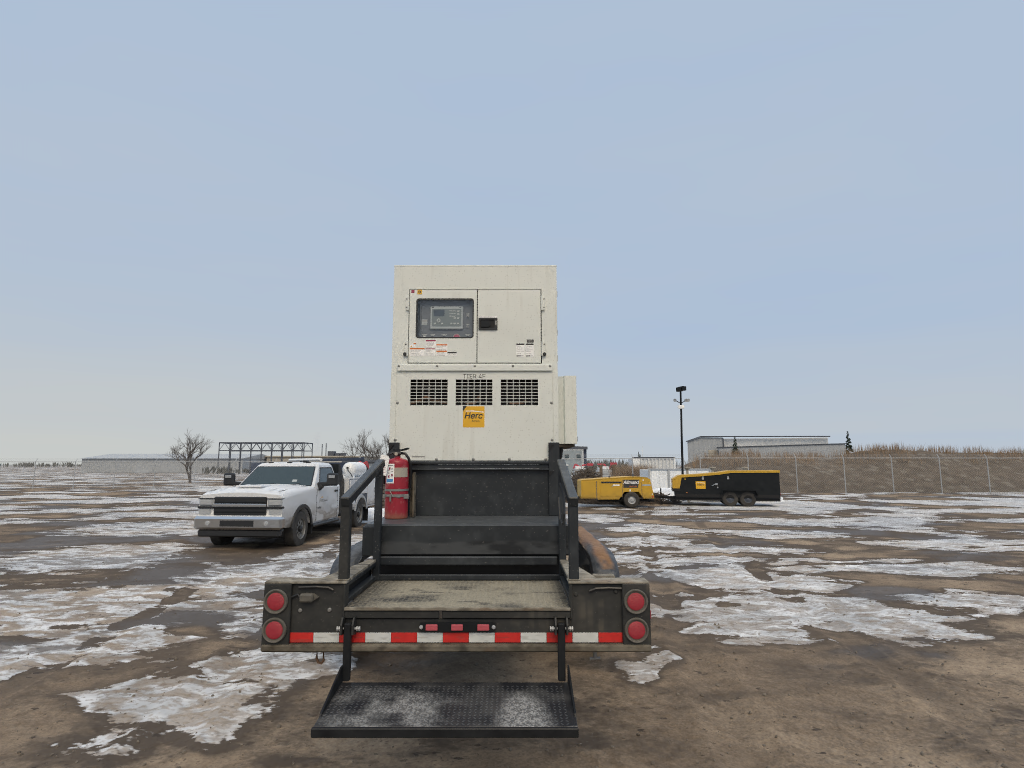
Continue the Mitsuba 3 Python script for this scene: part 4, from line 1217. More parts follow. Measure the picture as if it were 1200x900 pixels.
def notice(parent, x0, x1, z0, z1, y, header=None, lines_=3, hh=.012, base='sticker'):
    s = add('warning_label', cb(x0, x1, y - .0016, y - .0002, z0, z1, .0004), base, parent)
    if header:
        add('header', cb(x0 + .001, x1 - .001, y - .0026, y - .0018, z1 - hh - .001, z1 - .001, .0003), header, s)
        z1 = z1 - hh
    r = random.Random(int((x0 * 7 + z0 * 13) * 1e4))
    t = []
    for q in range(lines_):
        zc = z0 + (z1 - z0) * (q + .6) / (lines_ + .3)
        xe = x1 - .005 - r.random() * .35 * (x1 - x0)
        t.append(cb(x0 + .006, xe, y - .0024, y - .0018, zc - .0016, zc + .0016, .0002))
    if t:
        add('print', t, 'ink_grey', s)
    return s


fy = GY - .006
add('badge', cb(-.881, -.853, fy - .0022, fy - .0002, 3.312, 3.338, .0006), 'maroon', d1)
bd = add('badge', cb(-.828, -.788, fy - .0022, fy - .0002, 3.299, 3.340, .0006), 'amber', d1)
add('print', plate_xz(Point(-.808, 3.32).buffer(.012).difference(Point(-.808, 3.32).buffer(.006)), fy - .003, fy - .0024), 'ink', bd)
w1 = notice(d1, -0.883, -0.836, 2.827, 2.853, fy, None, 0)
add('symbol', plate_xz(Polygon([(-.876, 2.831), (-.862, 2.831), (-.869, 2.846)]), fy - .0026, fy - .0018), 'amber', w1)
notice(d1, -0.852, -0.828, 2.8555, 2.8655, fy, 'orange', 0, .009)
notice(d1, -0.883, -0.753, 2.752, 2.822, fy, 'orange', 4)
notice(d1, -0.746, -0.658, 2.823, 2.893, fy, 'maroon', 5)
notice(d1, -0.746, -0.663, 2.752, 2.819, fy, 'maroon', 4, .008)
notice(d1, -0.654, -0.558, 2.802, 2.856, fy, 'orange', 3)
notice(d1, -0.654, -0.560, 2.752, 2.799, fy, 'orange', 3)
notice(d1, -0.556, -0.476, 2.754, 2.788, fy, 'ink', 1, .013)
for (a, b) in ((.036, .108), (.119, .188)):
    notice(d2, a, b, 2.747, 2.862, fy, 'ink', 6, .014)
    add('print', [cb(a + .002, b - .03, fy - .0028, fy - .0019, 2.748, 2.754, .0003)], 'ink', d2)
    notice(d2, a + .012, b - .006, 2.7425, 2.7465, fy, None, 0)
notice(d2, .128, .188, 2.868, 2.896, fy, 'slate', 2, .004, 'ink')
lt = add('latch', plate_xz(rrect(-.290, -.126, 2.980, 3.086, .008).difference(rrect(-.276, -.152, 2.995, 3.071, .006)), fy - .012, fy - .0002), 'plastic', d2)
add('dish', cb(-.278, -.150, fy - .003, fy - .0004, 2.993, 3.073, .001), 'soot', lt)
add('paddle', plate_xz(Polygon([(-.268, 3.004), (-.205, 3.004), (-.188, 3.02), (-.188, 3.046), (-.205, 3.062), (-.268, 3.062)]), fy - .012, fy - .0032), 'gloss_black', lt)
add('lock', cb(-.146, -.134, fy - .0145, fy - .0122, 3.02, 3.06, .001), 'steel', lt)
notice(d2, -.290, -.130, 3.090, 3.104, fy, None, 1)
for x0 in (-.928, .256):
    for z0 in (3.155, 2.752):
        h = add('hinge', [cb(x0 + (.004 if x0 < 0 else .002), x0 + .030, GY - .018, GY - .0075, z0, z0 + .124, .003), cyl((x0 + (.026 if x0 < 0 else .004), GY - .017, z0), (x0 + (.026 if x0 < 0 else .004), GY - .017, z0 + .124), .0075, 10)], 'cream', ge)
        screw(h, x0 + (.012 if x0 < 0 else .022), GY - .018, z0 + .024, .005)
        screw(h, x0 + (.012 if x0 < 0 else .022), GY - .018, z0 + .100, .005)
for x in (-.922, .279):
    add('door_stop', aim(lathe([(.0, .028), (.010, .028), (.0155, .02), (.0155, .004), (.012, 0)], 14), (x, GY - .002, 2.766), (x, GY - 1, 2.766)), 'plastic', ge, smooth=40)
for z in (3.30, 2.95, 2.72):
    add('side_latch', cb(.393, .402, GY + .06, GY + .10, z, z + .05, .003), 'galv', ge)
# box on the right side, and what hangs below it
sb = add('side_box', plate_xy(Polygon([(.394, 5.35), (.470, 5.335), (.478, 5.30), (.584, 5.30), (.584, 6.4), (.394, 6.4)]), 2.010, 2.626), 'cream', ge)
add('latch', cb(.584, .594, 5.34, 5.37, 2.03, 2.075, .002), 'steel', sb)
add('louvre_tray', [cb(.40, .57, 5.36, 6.3, 1.985, 2.006, .004)], 'twig', sb)
add('cable_gland', [tube([(.46, 5.5, 1.98), (.45, 5.5, 1.90), (.42, 5.52, 1.84)], .018, 8), tube([(.425, 5.6, 1.98), (.425, 5.6, 1.75), (.415, 5.6, 1.55)], .015, 8)], 'plastic', sb)
add('exhaust_stack', [cyl((-.32, 7.4, 3.565), (-.32, 7.4, 3.60), .07, 16)], 'rust', ge)

for s, xs_ in ((1, .3925), (-1, -1.0365)):
    for (ya, yb) in ((6.45, 7.15), (7.2, 7.95)) if s > 0 else ((5.3, 6.1), (6.15, 6.95), (7.0, 7.8)):
        sd = add('side_door', cb(min(xs_, xs_ + s * .014), max(xs_, xs_ + s * .014), ya, yb, 2.05, 3.35, .005), 'cream', ge)
        add('latch', cb(min(xs_ + s * .0145, xs_ + s * .03), max(xs_ + s * .0145, xs_ + s * .03), ya + .05, ya + .13, 2.65, 2.78, .005), 'plastic', sd)

# ------------------------------------------------------------------ fire extinguisher
fe = thing('fire_extinguisher', 'dusty red fire extinguisher with paper tag strapped upright on the upper step', 'fire extinguisher')
ex, ey, ez, er = -.914, 4.74, 1.4045, .0900
prof = [(0, 0), (er - .008, 0), (er - .002, .004), (er, .012), (er, .422), (er * .985, .438), (er * .93, .450), (er * .78, .460), (er * .45, .468), (.024, .474), (.024, .485), (0, .485)]
m = lathe(prof, 48)
m.apply_translation([ex, ey, ez])
bd_ = add('cylinder', m, 'red', fe, smooth=40)


def wrap(z0, z1, a0, a1, r, th=.0015, n=24):
    """A strip round the cylinder, angles in degrees from the -y side, positive to the right."""
    a = np.radians(np.linspace(a0, a1, n))
    v = []
    for rr in (r, r + th):
        for z in (z0, z1):
            v.append(np.stack([ex + rr * np.sin(a), ey - rr * np.cos(a), np.full(n, ez + z)], 1))
    v = np.vstack(v)
    i = np.arange(n - 1)
    f = []
    for (p, q) in ((2, 3), (1, 0), (3, 1), (0, 2)):
        f += [np.stack([p * n + i, p * n + i + 1, q * n + i + 1], 1), np.stack([p * n + i, q * n + i + 1, q * n + i], 1)]
    return trimesh.Trimesh(v, np.vstack(f), process=False)


l1 = add('instruction_label', wrap(.275, .425, -52, -4, er + .0004), 'sticker', bd_)
l2 = add('instruction_label', wrap(.322, .395, -3, 72, er + .0004), 'tan_wall', bd_)
add('print', [wrap(.283, .308, -48, -9, er + .0022, .0005)], 'blue_ink', l1)
add('print', [wrap(z, z + .008, a, b, er + .0022, .0005) for z, a, b in ((.408, -48, -9), (.372, -44, -26), (.382, -20, -10), (.350, -42, -28), (.332, -20, -9), (.362, -18, -10))], 'ink_grey', l1)
add('print', [wrap(z, z + .018, a, a + 10, er + .0022, .0005) for z, a in ((.380, -33), (.318, -38), (.328, -20))], 'maroon', l1)
add('print', [wrap(.327 + q * .0085, .3295 + q * .0085, a, a + w_, er + .0022, .0004) for q in range(8) for a, w_ in ((2, 20), (26, 19), (50, 18))], 'ink_grey', l2)
b1 = add('strap_band', wrap(.214, .230, -180, 180, er + .002, .002, 48), 'steel', fe)
b2 = add('strap_band', wrap(.170, .190, -180, 180, er + .002, .0025, 48), 'steel', fe)
add('buckle', [bar((ex - .035, ey - er - .004, ez + .215), (ex - .005, ey - er - .014, ez + .17), .008, .006), bar((ex - .055, ey - er + .004, ez + .176), (ex + .045, ey - er + .004, ez + .168), .012, .012), bar((ex - .028, ey - er - .012, ez + .19), (ex - .028, ey - er - .012, ez + .135), .014, .006)], 'steel', b2)
add('clasp', [cb(ex + .062, ex + .105, ey - .06, ey - .03, ez + .152, ez + .188, .004)], 'steel', b2)
add('bracket', [cb(-.800, -.784, 4.80, 4.87, 1.4045, 1.76, .004), cb(-.83, -.784, 4.87, 4.88, 1.4045, 1.74, .003)], 'flange_low', fe)
add('bracket_arm', [cb(-1.04, -.98, ey - .04, ey - .015, ez + .155, ez + .185, .004)], 'steel', fe)
vz = ez + .485
vl = add('valve', [cyl((ex, ey, vz - .012), (ex, ey, vz + .042), .019, 14), cyl((ex - .03, ey - .028, vz + .022), (ex + .03, ey - .02, vz + .022), .015, 12), bar((ex - .03, ey, vz + .036), (ex + .02, ey, vz + .040), .03, .02)], 'plastic', fe)
add('gauge', aim(lathe([(.014, 0), (.014, .010), (.011, .012), (0, .012)], 18), (ex - .005, ey - .030, vz + .018), (ex - .005, ey - 1, vz + .018)), 'tan_wall', vl)
add('upper_lever', [bar((ex - .035, ey, vz + .052), (ex + .03, ey, vz + .050), .026, .012, .003), bar((ex + .03, ey, vz + .048), (ex + .090, ey - .02, vz + .062), .028, .014, .002)], 'gloss_black', vl)
add('carry_handle', [bar((ex - .01, ey, vz + .030), (ex + .065, ey - .02, vz + .026), .026, .009, .002)], 'gloss_black', vl)
add('pin', [tube([(ex - .02 + .012 * math.cos(t), ey - .03, vz + .05 + .012 * math.sin(t)) for t in np.linspace(0, 6.28, 14)], .002, 5)], 'plastic', vl)
add('hose', tube([(ex + .03, ey - .012, vz + .024), (ex + .065, ey - .02, vz + .020), (ex + .092, ey - .02, vz - .016), (ex + .105, ey, vz - .07), (ex + .100, ey + .05, vz - .16), (ex + .09, ey + .07, vz - .25)], .011, 10), 'plastic', fe, smooth=True)
add('cord', tube([(ex - .035, ey - .02, vz + .03), (ex - .065, ey - .03, vz + .01), (ex - .085, ey - .03, vz - .03), (ex - .105, ey + .02, vz - .12), (ex - .108, ey + .03, vz - .22)], .009, 8), 'plastic', fe, smooth=True)
tg = affinity.rotate(Polygon([(-.035, 0), (-.035, -.155), (.035, -.155), (.035, -.018), (.02, 0)]), -10, origin=(0, 0))
tg = affinity.translate(tg, ex - .076, vz + .006)
tag_ = add('paper_tag', plate_xz(tg, ey - er - .006, ey - er - .0045), 'sticker', fe)
add('print', [cb(ex - .126 + q * .0005, ex - .076 + q * .0005, ey - er - .0075, ey - er - .0063, vz - .036 - q * .018, vz - .033 - q * .018, .0003) for q in range(6)], 'maroon', tag_)

# ------------------------------------------------------------------ white service truck (local: +x forward from the front axle, +y to its left, z up)
TK = T().translate([-5.88, 14.05, -0.05]).rotate([0, 0, 1], -94.6)
tk = thing('pickup_truck', 'white service body pickup truck with black mirrors and a white tank behind the cab', 'pickup truck')


def ta(name, mesh, mat, parent=tk, smooth=False, label=None, kind=None):
    return add(name, mesh, mat, parent, smooth, label, kind, to_world=TK)


def side_xz(poly, y0, y1):
    """A profile in (x, z) made solid from y0 to y1."""
    m = ext(poly, y1 - y0)
    v = m.vertices.copy()
    m.vertices = np.stack([v[:, 0], y1 - v[:, 2], v[:, 1]], 1)
    return m


WB, RW = -4.0, .41


def arch(xc, r=.50):
    return Point(xc, .41).buffer(r, quad_segs=10)


def tapered(poly, half, bulge):
    """A side profile given width in layers, so that the flanks curve in at top and bottom."""
    ms = []
    return side_xz(poly, -half, half)


def loft(rings):
    """Closed rings of equal length (n x 3 each) joined and capped."""
    n = len(rings[0])
    v = np.vstack(rings)
    f = []
    for k in range(len(rings) - 1):
        for i in range(n):
            j = (i + 1) % n
            f += [(k * n + i, k * n + j, (k + 1) * n + j), (k * n + i, (k + 1) * n + j, (k + 1) * n + i)]
    for k, fl in ((0, True), (len(rings) - 1, False)):
        c = len(v)
        v = np.vstack([v, rings[k].mean(0)])
        for i in range(n):
            j = (i + 1) % n
            f.append((k * n + j, k * n + i, c) if fl else (k * n + i, k * n + j, c))
    m = trimesh.Trimesh(v, np.array(f), process=False)
    if m.volume < 0:
        m.invert()
    return m


# front body: bonnet and wings as a loft along x with rounded shoulders
def sect(x, w, z0, z1, r=.16, crown=.05):
    pts = [(w * .97, z0), (w, z0 + .12), (w, z1 - r - .12)]
    for t in np.linspace(0, np.pi / 2, 5):
        pts.append((w - r + r * math.cos(t), z1 - r + r * math.sin(t)))
    pts.append((w * .35, z1 + crown * .85))
    pts.append((0, z1 + crown))
    full = pts + [(-y, z) for y, z in pts[::-1] if y > 1e-6]
    return np.array([(x, y, z) for y, z in full])


front = loft([sect(-.72, 1.005, .50, 1.36, .10, .05), sect(-.3, 1.01, .50, 1.35, .12, .06), (sect(.3, 1.01, .50, 1.325, .13, .065)), sect(.72, .99, .50, 1.28, .13, .06), sect(.90, .95, .52, 1.22, .10, .05)])
well = as_tm(m3.Manifold.extrude(m3.CrossSection([np.array(arch(0, .51).exterior.coords)[:-1][::-1]]), 2.6).rotate([90, 0, 0]).translate([0, 1.3, 0]))
mf = m3.Manifold(m3.Mesh(np.array(front.vertices, np.float32), np.array(front.faces, np.uint32)))
mw = m3.Manifold(m3.Mesh(np.array(well.vertices, np.float32), np.array(well.faces, np.uint32)))
front2 = as_tm(mf - mw)
assert mf.num_tri() > 0 and mw.num_tri() > 0 and mf.volume() > 0
ta('front_body', front2, 'truck_white', smooth=32)
cab = loft([sect(-2.34, .99, .46, 1.35, .05, .0), sect(-2.2, 1.005, .46, 1.35, .05, .0), sect(-.725, 1.005, .46, 1.35, .05, .0)])
ta('cab', cab, 'truck_white', smooth=30)


def ring8(x0, x1, w, z, c=.06):
    return np.array([(x1, w - c, z), (x1 - c, w, z), (x0 + c, w, z), (x0, w - c, z), (x0, -w + c, z), (x0 + c, -w, z), (x1 - c, -w, z), (x1, -w + c, z)])


G0, G1 = (-2.34, -.62, .985, 1.335), (-2.20, -1.26, .81, 1.865)          # x rear, x front, half width, z


def gring(t):
    return [a + (b - a) * t for a, b in zip(G0, G1)]


gh = loft([ring8(*gring(0)), ring8(*gring(1)), ring8(-2.17, -1.33, .75, 1.918, .08), ring8(-2.05, -1.48, .55, 1.945, .1)])
ta('cab_roof', gh, 'truck_white', smooth=14)


def lean_quad(p, off=.006, th=.012):
    """A thin pane through four corner points, moved out from the cab's middle along its normal."""
    p = np.array(p, float)
    n = np.cross(p[1] - p[0], p[2] - p[0])
    n /= np.linalg.norm(n)
    if n @ (p.mean(0) - [-1.5, 0, 1.4]) < 0:
        n, p = -n, p[::-1]
    v = np.vstack([p + n * off, p + n * (off - th)])
    f = [(0, 1, 2), (0, 2, 3), (4, 6, 5), (4, 7, 6)]
    for i in range(4):
        j = (i + 1) % 4
        f += [(i, 4 + i, 4 + j), (i, 4 + j, j)]
    return trimesh.Trimesh(v, f, process=False)


def front_pt(y, t):
    a = gring(t)
    return (a[1], y * (a[2] - .07), a[3])


def side_pt(u, t, s):
    a = gring(t)
    return (a[0] + u * (a[1] - a[0]), s * a[2], a[3])


q = [front_pt(-1, .06), front_pt(1, .06), front_pt(1, .93), front_pt(-1, .93)]
ws = ta('windscreen', lean_quad(q, .008), 'glass_dark')
ta('seal', [bar(q[k_], q[(k_ + 1) % 4], .03, .022, .004) for k_ in range(4)], 'plastic', ws)
for y_ in (-.55, .15):
    a_, b_ = front_pt(y_, .0), front_pt(y_ + .55, .10)
    ta('wiper', bar((a_[0] + .03, a_[1], a_[2] + .03), (b_[0] + .03, b_[1], b_[2] + .03), .02, .02), 'plastic', ws)
ta('sticker', lean_quad([front_pt(.42, .22), front_pt(.56, .22), front_pt(.56, .32), front_pt(.42, .32)], .011, .002), 'module', ws)
for s in (1, -1):
    q = [side_pt(.80, .03, s), side_pt(.10, .03, s), side_pt(.14, .88, s), side_pt(.86, .88, s)]
    wn = ta('side_window', lean_quad(q, .008), 'glass_dark')
    ta('seal', [bar(q[a], q[(a + 1) % 4], .035, .028, .004) for a in range(4)], 'plastic', wn)
    dr_ = ta('door', [cb(-2.16, -.80, .985 * s - .012 if s > 0 else .985 * s - .022, .985 * s + .022 if s > 0 else .985 * s + .012, .50, 1.285, .02)], 'truck_white')
    yo = 1.008 * s
    ta('door_handle', cb(-2.12, -1.92, min(yo, yo + .03 * s), max(yo, yo + .03 * s), 1.17, 1.22, .01), 'plastic', dr_)
    ta('door_gap', [cb(-.806, -.794, min(yo - .004 * s, yo + .001 * s), max(yo - .004 * s, yo + .001 * s), .52, 1.28, .001), cb(-2.175, -2.163, min(yo - .012 * s, yo + .001 * s), max(yo - .012 * s, yo + .001 * s), .5, 1.28, .001)], 'soot', dr_)
    ta('step_rail', tube([(-.62, .98 * s, .42), (-2.3, .98 * s, .42)], .05, 10), 'plastic')
    # mirror
    mi_ = ta('mirror', cb(-.98, -.86, (1.20 if s > 0 else -1.48), (1.48 if s > 0 else -1.20), 1.36, 1.67, .035), 'plastic')
    ta('reflector', cb(-.855, -.848, (1.26 if s > 0 else -1.42), (1.42 if s > 0 else -1.26), 1.55, 1.62, .003), 'chrome', mi_)
    ta('arm', [bar((-.93, .96 * s, 1.40), (-.93, 1.26 * s, 1.42), .10, .09, .02), bar((-.93, .97 * s, 1.27), (-.93, 1.08 * s, 1.38), .12, .12, .02)], 'plastic', mi_)
    # wheel arch flare
    fl = arch(0, .56).difference(arch(0, .485)).intersection(sbox(-1, .46, 1, 2))
    ta('wheel_flare', side_xz(fl, (1.0 if s > 0 else -1.035), (1.035 if s > 0 else -1.0)), 'plastic')
    # headlamp cluster
    hl = ta('headlight', cb(.80, .935, (.62 if s > 0 else -.95), (.95 if s > 0 else -.62), .98, 1.13, .03), 'lamp_glass')
    ta('bezel', [cb(.79, .937, (.60 if s > 0 else -.965), (.965 if s > 0 else -.60), 1.135, 1.15, .008), cb(.79, .938, (.60 if s > 0 else -.965), (.965 if s > 0 else -.60), .925, .975, .008)], 'plastic', hl)
    ta('turn_lamp', cb(.80, .93, (.66 if s > 0 else -.94), (.94 if s > 0 else -.66), .79, .915, .02), 'lamp_glass', hl)
gr = ta('grille', cb(.78, .93, -.60, .60, .78, 1.18, .02), 'plastic')
for z in (.84, .92, 1.05):
    ta('bar', cb(.925, .945, -.58, .58, z, z + .028, .006), 'gloss_black', gr)
ta('chrome_bar', cb(.93, .955, -.60, .60, .965, 1.03, .008), 'chrome', gr)
bm = ta('front_bumper', [cb(.80, 1.02, -1.0, 1.0, .48, .76, .05)], 'chrome')
ta('air_dam', cb(.76, .96, -.92, .92, .32, .475, .03), 'plastic', bm)
ta('tow_slot', [cb(1.015, 1.026, -.38, .38, .55, .68, .01)], 'plastic', bm)
for s in (1, -1):
    ta('fog_lamp', aim(lathe([(.05, 0), (.05, .012), (0, .016)], 14), (1.018, .66 * s, .62), (2, .66 * s, .62)), 'lamp_glass', bm)
ta('bonnet_scoop', cb(.1, .62, -.30, .30, 1.37, 1.415, .02), 'truck_white')
for s in (1, -1):
    ta('bonnet_crease', bar((-.6, .62 * s, 1.402), (.78, .58 * s, 1.322), .02, .012), 'truck_white')
    ta('bonnet_gap', bar((-.66, .84 * s, 1.372), (.80, .80 * s, 1.296), .012, .010), 'soot')
ta('roof_marker', [cb(-1.42, -1.34, y - .06, y + .06, 1.915, 1.945, .008) for y in (-.5, 0, .5)], 'plastic')
ta('antenna_base', cb(-1.55, -1.40, .33, .45, 1.935, 1.99, .015), 'plastic')
ta('underbody', [cb(-5.3, .7, -.72, .72, .42, .62, .02), cb(-.5, .5, -.7, .7, .5, .95, .02), cb(-4.5, -3.5, -.7, .7, .5, .95, .02)], 'soot')
ta('dirt_flap', [cb(-.62, -.60, .72, 1.0, .22, .55, .005), cb(-.62, -.60, -1.0, -.72, .22, .55, .005)], 'plastic')
dec = text_xz('Herc', .085, 0, 0, 0, .002, True, .2)
dec2 = text_xz('Rentals', .05, 0, 0, 0, .002, False, .15)
dec3 = text_xz('2500HD', .042, 0, 0, 0, .002, True, 0)


def on_door(m, x, z):
    """Lettering moved to the left door, reading front to back seen from outside (local +y faces the viewer)."""
    v = m.vertices.copy()
    m = m.copy()
    m.vertices = np.stack([x - v[:, 0], 1.0085 - v[:, 1], z + v[:, 2]], 1)
    return m


ta('lettering', [on_door(dec, -1.10, .955)], 'ink_grey')
ta('lettering', [on_door(dec2, -1.36, .955)], 'ink_grey')
ta('lettering', [on_door(dec3, -.98, .80)], 'ink')
ta('door_mark', on_door(plate_xz(Polygon([(-.07, 0), (.07, 0), (.05, .022), (-.03, .022)]), 0, .002), -1.13, 1.06), 'amber')


def truck_wheel(x, s):
    y0 = 1.0 * s
    w = ta('wheel', aim(lathe([(.235, 0), (.35, 0), (.395, .02), (.41, .06), (.41, .19), (.395, .235), (.35, .25), (.235, .25)], 40), (x, y0, .41), (x, y0 - s, .41)), 'rubber', smooth=40)
    holes = Point(0, 0).buffer(.215, quad_segs=12)
    for q in range(8):
        a = q * math.pi / 4
        holes = holes.difference(affinity.rotate(affinity.translate(affinity.scale(Point(0, 0).buffer(1, quad_segs=4), .030, .047), 0, .135), math.degrees(a), origin=(0, 0)))
    d = ext(holes, .016)
    d.apply_translation([0, 0, .045])
    ta('rim', [aim(d, (x, y0, .41), (x, y0 - s, .41)), aim(lathe([(.238, .0), (.225, .02), (.222, .10), (.2, .16)], 36), (x, y0, .41), (x, y0 - s, .41))], 'steel', w)
    ta('brake', aim(lathe([(.18, .08), (.0, .08)], 20), (x, y0, .41), (x, y0 - s, .41)), 'soot', w)
    ta('hub_cap', aim(lathe([(.075, .05), (.07, .0), (.04, -.02), (0, -.022)], 20), (x, y0, .41), (x, y0 - s, .41)), 'plastic', w)


for x in (0, WB):
    for s in (1, -1):
        truck_wheel(x, s)

# black rack between cab and body, service body, tank and reel
ta('headache_rack', [bar((-2.46, .82 * s, .65), (-2.46, .82 * s, 1.88), .10, .14) for s in (1, -1)] + [bar((-2.46, -.86, 1.87), (-2.46, .86, 1.87), .08, .07), bar((-2.46, -.84, 1.30), (-2.46, .84, 1.30), .08, .07)] + [plate_xz(Polygon([(-2.42, .55), (-2.90, .55), (-2.90, 1.42), (-2.52, 1.90), (-2.42, 1.90)]), -.91, -.86), plate_xz(Polygon([(-2.42, .55), (-2.90, .55), (-2.90, 1.42), (-2.52, 1.90), (-2.42, 1.90)]), .86, .91)], 'gloss_black')
ta('rack_mesh', [bar((-2.47, y, 1.33), (-2.47, y, 1.85), .012, .012) for y in np.arange(-.76, .78, .08)] + [bar((-2.47, -.78, z), (-2.47, .78, z), .012, .012) for z in np.arange(1.36, 1.85, .08)], 'gloss_black')
for s in (1, -1):
    o, i_ = (1.03 * s, .56 * s)
    box_ = side_xz(Polygon([(-2.95, .60), (-2.95, 1.50), (-5.42, 1.50), (-5.42, .60)]).difference(arch(WB, .52)), min(o, i_), max(o, i_))
    sb_ = ta('service_body', box_, 'truck_white')
    yo = 1.03 * s
    for (a, b, z0, z1) in ((-3.44, -3.0, .66, 1.45), (-4.53, -3.48, 1.02, 1.45), (-5.36, -4.57, .66, 1.45)):
        d_ = ta('locker_door', cb(a, b, min(yo + .002 * s, yo + .022 * s), max(yo + .002 * s, yo + .022 * s), z0, z1, .01), 'truck_white')
        ta('latch', cb((a + .05 if a < -5 or a > -3.5 else b - .13), (a + .13 if a < -5 or a > -3.5 else b - .05), min(yo + .0225 * s, yo + .034 * s), max(yo + .0225 * s, yo + .034 * s), 1.02 if z0 < 1 else 1.10, 1.17 if z0 < 1 else 1.19, .004), 'plastic', d_)
    ta('locker_gap', side_xz(sbox(-5.385, .64, -2.985, 1.47).difference(arch(WB, .60)).difference(sbox(-5.355, .665, -4.575, 1.445)).difference(sbox(-4.525, 1.025, -3.485, 1.445)).difference(sbox(-3.435, .665, -3.005, 1.445)), min(yo, yo + .002 * s), max(yo, yo + .002 * s)), 'slate', sb_)
    fl = arch(WB, .57).difference(arch(WB, .50)).intersection(sbox(-9, .55, 9, 2))
    ta('wheel_flare', side_xz(fl, min(yo, yo + .03 * s), max(yo, yo + .03 * s)), 'galv')
    ta('mud_flap', cb(-4.76, -4.74, min(.66 * s, 1.02 * s), max(.66 * s, 1.02 * s), .16, .62, .005), 'plastic')
ta('bed_floor', cb(-5.42, -2.95, -.56, .56, .78, .86, .01), 'galv')
ta('tailgate', cb(-5.47, -5.425, -.6, .6, .80, 1.35, .01), 'truck_white')
tn = lathe([(0, 0), (.10, .012), (.17, .05), (.205, .11), (.215, .18), (.215, 1.02), (.205, 1.09), (.17, 1.15), (.10, 1.19), (0, 1.2)], 32)
tank = ta('tank', aim(tn, (-3.55, .76, 1.745), (-4.75, .76, 1.745)), 'white', smooth=40)
ta('tank_saddle', [cb(x, x + .10, .55, .90, 1.503, 1.66, .01) for x in (-3.8, -4.4)], 'white', tank)
ta('tank_valve', [cyl((-3.57, .76, 1.79), (-3.49, .76, 1.79), .03, 10), tube([(-3.50, .76, 1.79), (-3.47, .80, 1.71), (-3.49, .88, 1.62), (-3.51, .92, 1.52)], .014, 8)], 'plastic', tank)
reel = ta('hose_reel', aim(lathe([(.08, 0), (.24, 0), (.24, .02), (.19, .03), (.19, .20), (.24, .21), (.24, .23), (.08, .23)], 24), (-5.05, .60, 1.76), (-5.05, .9, 1.76)), 'bright_red', smooth=35)
ta('reel_stand', [bar((-5.05, .60, 1.50), (-5.05, .60, 1.80), .05), bar((-5.05, .85, 1.50), (-5.05, .85, 1.80), .05)], 'plastic', reel)
cmp_ = ta('compressor_unit', [cb(-3.3, -3.0, .30, .56, 1.505, 1.74, .03)], 'galv')
ta('work_lamp', [cb(-5.38, -5.30, .74, .90, 1.505, 1.70, .02)], 'orange')


# ------------------------------------------------------------------ yellow towable compressor
yc = thing('towable_compressor', 'yellow towable air compressor with one visible wheel parked before the brush pile', 'compressor')
y0, y1 = 25.75, 27.25
bodyp = Polygon([(2.98, .40), (2.98, 1.15), (3.10, 1.185), (5.10, 1.305), (5.84, 1.275), (5.97, 1.21), (6.13, .40), (5.66, .40), (5.46, .68), (4.84, .68), (4.60, .36), (3.70, .34), (3.70, .40)])
add('body', plate_xz(bodyp, y0, y1), 'yellow', yc)
add('roof_panel', [bar((3.02, 26.5, 1.175), (5.10, 26.5, 1.318), 1.54, .02), bar((5.10, 26.5, 1.318), (5.86, 26.5, 1.285), 1.54, .02)], 'yellow', yc)
add('end_door', cb(3.03, 3.60, y0 - .018, y0 - .003, .44, 1.12, .006), 'yellow', yc)
dd = add('side_door', cb(3.80, 4.74, y0 - .018, y0 - .003, .47, 1.13, .006), 'yellow', yc)
add('sill_panel', cb(3.76, 4.56, y0 - .028, y0 - .003, .36, .45, .006), 'yellow', yc)
add('louvre', [cb(3.84, 4.72, y0 - .028, y0 - .0185, 1.045, 1.115, .003)], 'soot', dd)
for q in range(13):
    x = 3.86 + q * .066
    add('louvre_blade', cb(x, x + .018, y0 - .034, y0 - .0285, 1.048, 1.112, .002), 'slate', dd)
add('maker_plate', cb(4.36, 4.64, y0 - .022, y0 - .0185, .93, .99, .001), 'sticker', dd)
add('logo_mark', plate_xz(Polygon([(4.28, .90), (4.34, .97), (4.38, .90)]), y0 - .022, y0 - .0185), 'ink_grey', dd)
dc = add('decal', plate_xz(Polygon([(4.80, .85), (4.80, 1.195), (5.50, 1.195), (5.43, .85)]), y0 - .006, y0 - .002), 'ink', yc)
add('lettering', text_xz('Allmand', .135, 5.14, y0 - .0065, 1.015, .003, True, .25, True, .92), 'sticker', dc)
add('lettering', text_xz('MAXI-AIR', .046, 5.22, y0 - .0065, .885, .003, True, .15), 'orange', dc)
rd = add('rear_door', cb(5.62, 5.98, y0 - .018, y0 - .003, .46, 1.02, .006), 'yellow', yc)
add('maker_plate', cb(5.62, 5.97, y0 - .024, y0 - .0185, .93, 1.0, .001), 'module', rd)
add('door_gap', [cb(5.585, 5.60, y0 - .006, y0 - .002, .36, 1.08, .001), cb(4.755, 4.77, y0 - .006, y0 - .002, .45, 1.2, .001), cb(3.635, 3.66, y0 - .006, y0 - .002, .35, 1.14, .001)], 'slate', yc)
add('reflector', [aim(lathe([(.035, 0), (.03, .02), (0, .022)], 14), (6.06, y0, .47), (6.06, 0, .47))], 'bright_red', yc)
add('reflector', [aim(lathe([(.025, 0), (.02, .015), (0, .018)], 14), (6.04, y0, .58), (6.04, 0, .58)), cb(5.63, 5.69, y0 - .012, y0 - .003, 1.15, 1.2, .003), cb(5.06, 5.12, y0 - .012, y0 - .003, .70, .78, .003)], 'sticker', yc)
add('lifting_eye', [cb(4.28, 4.36, 26.4, 26.5, 1.27, 1.34, .01)], 'slate', yc)
add('exhaust_stub', cyl((5.42, 26.7, 1.28), (5.42, 26.7, 1.42), .055, 12), 'slate', yc)
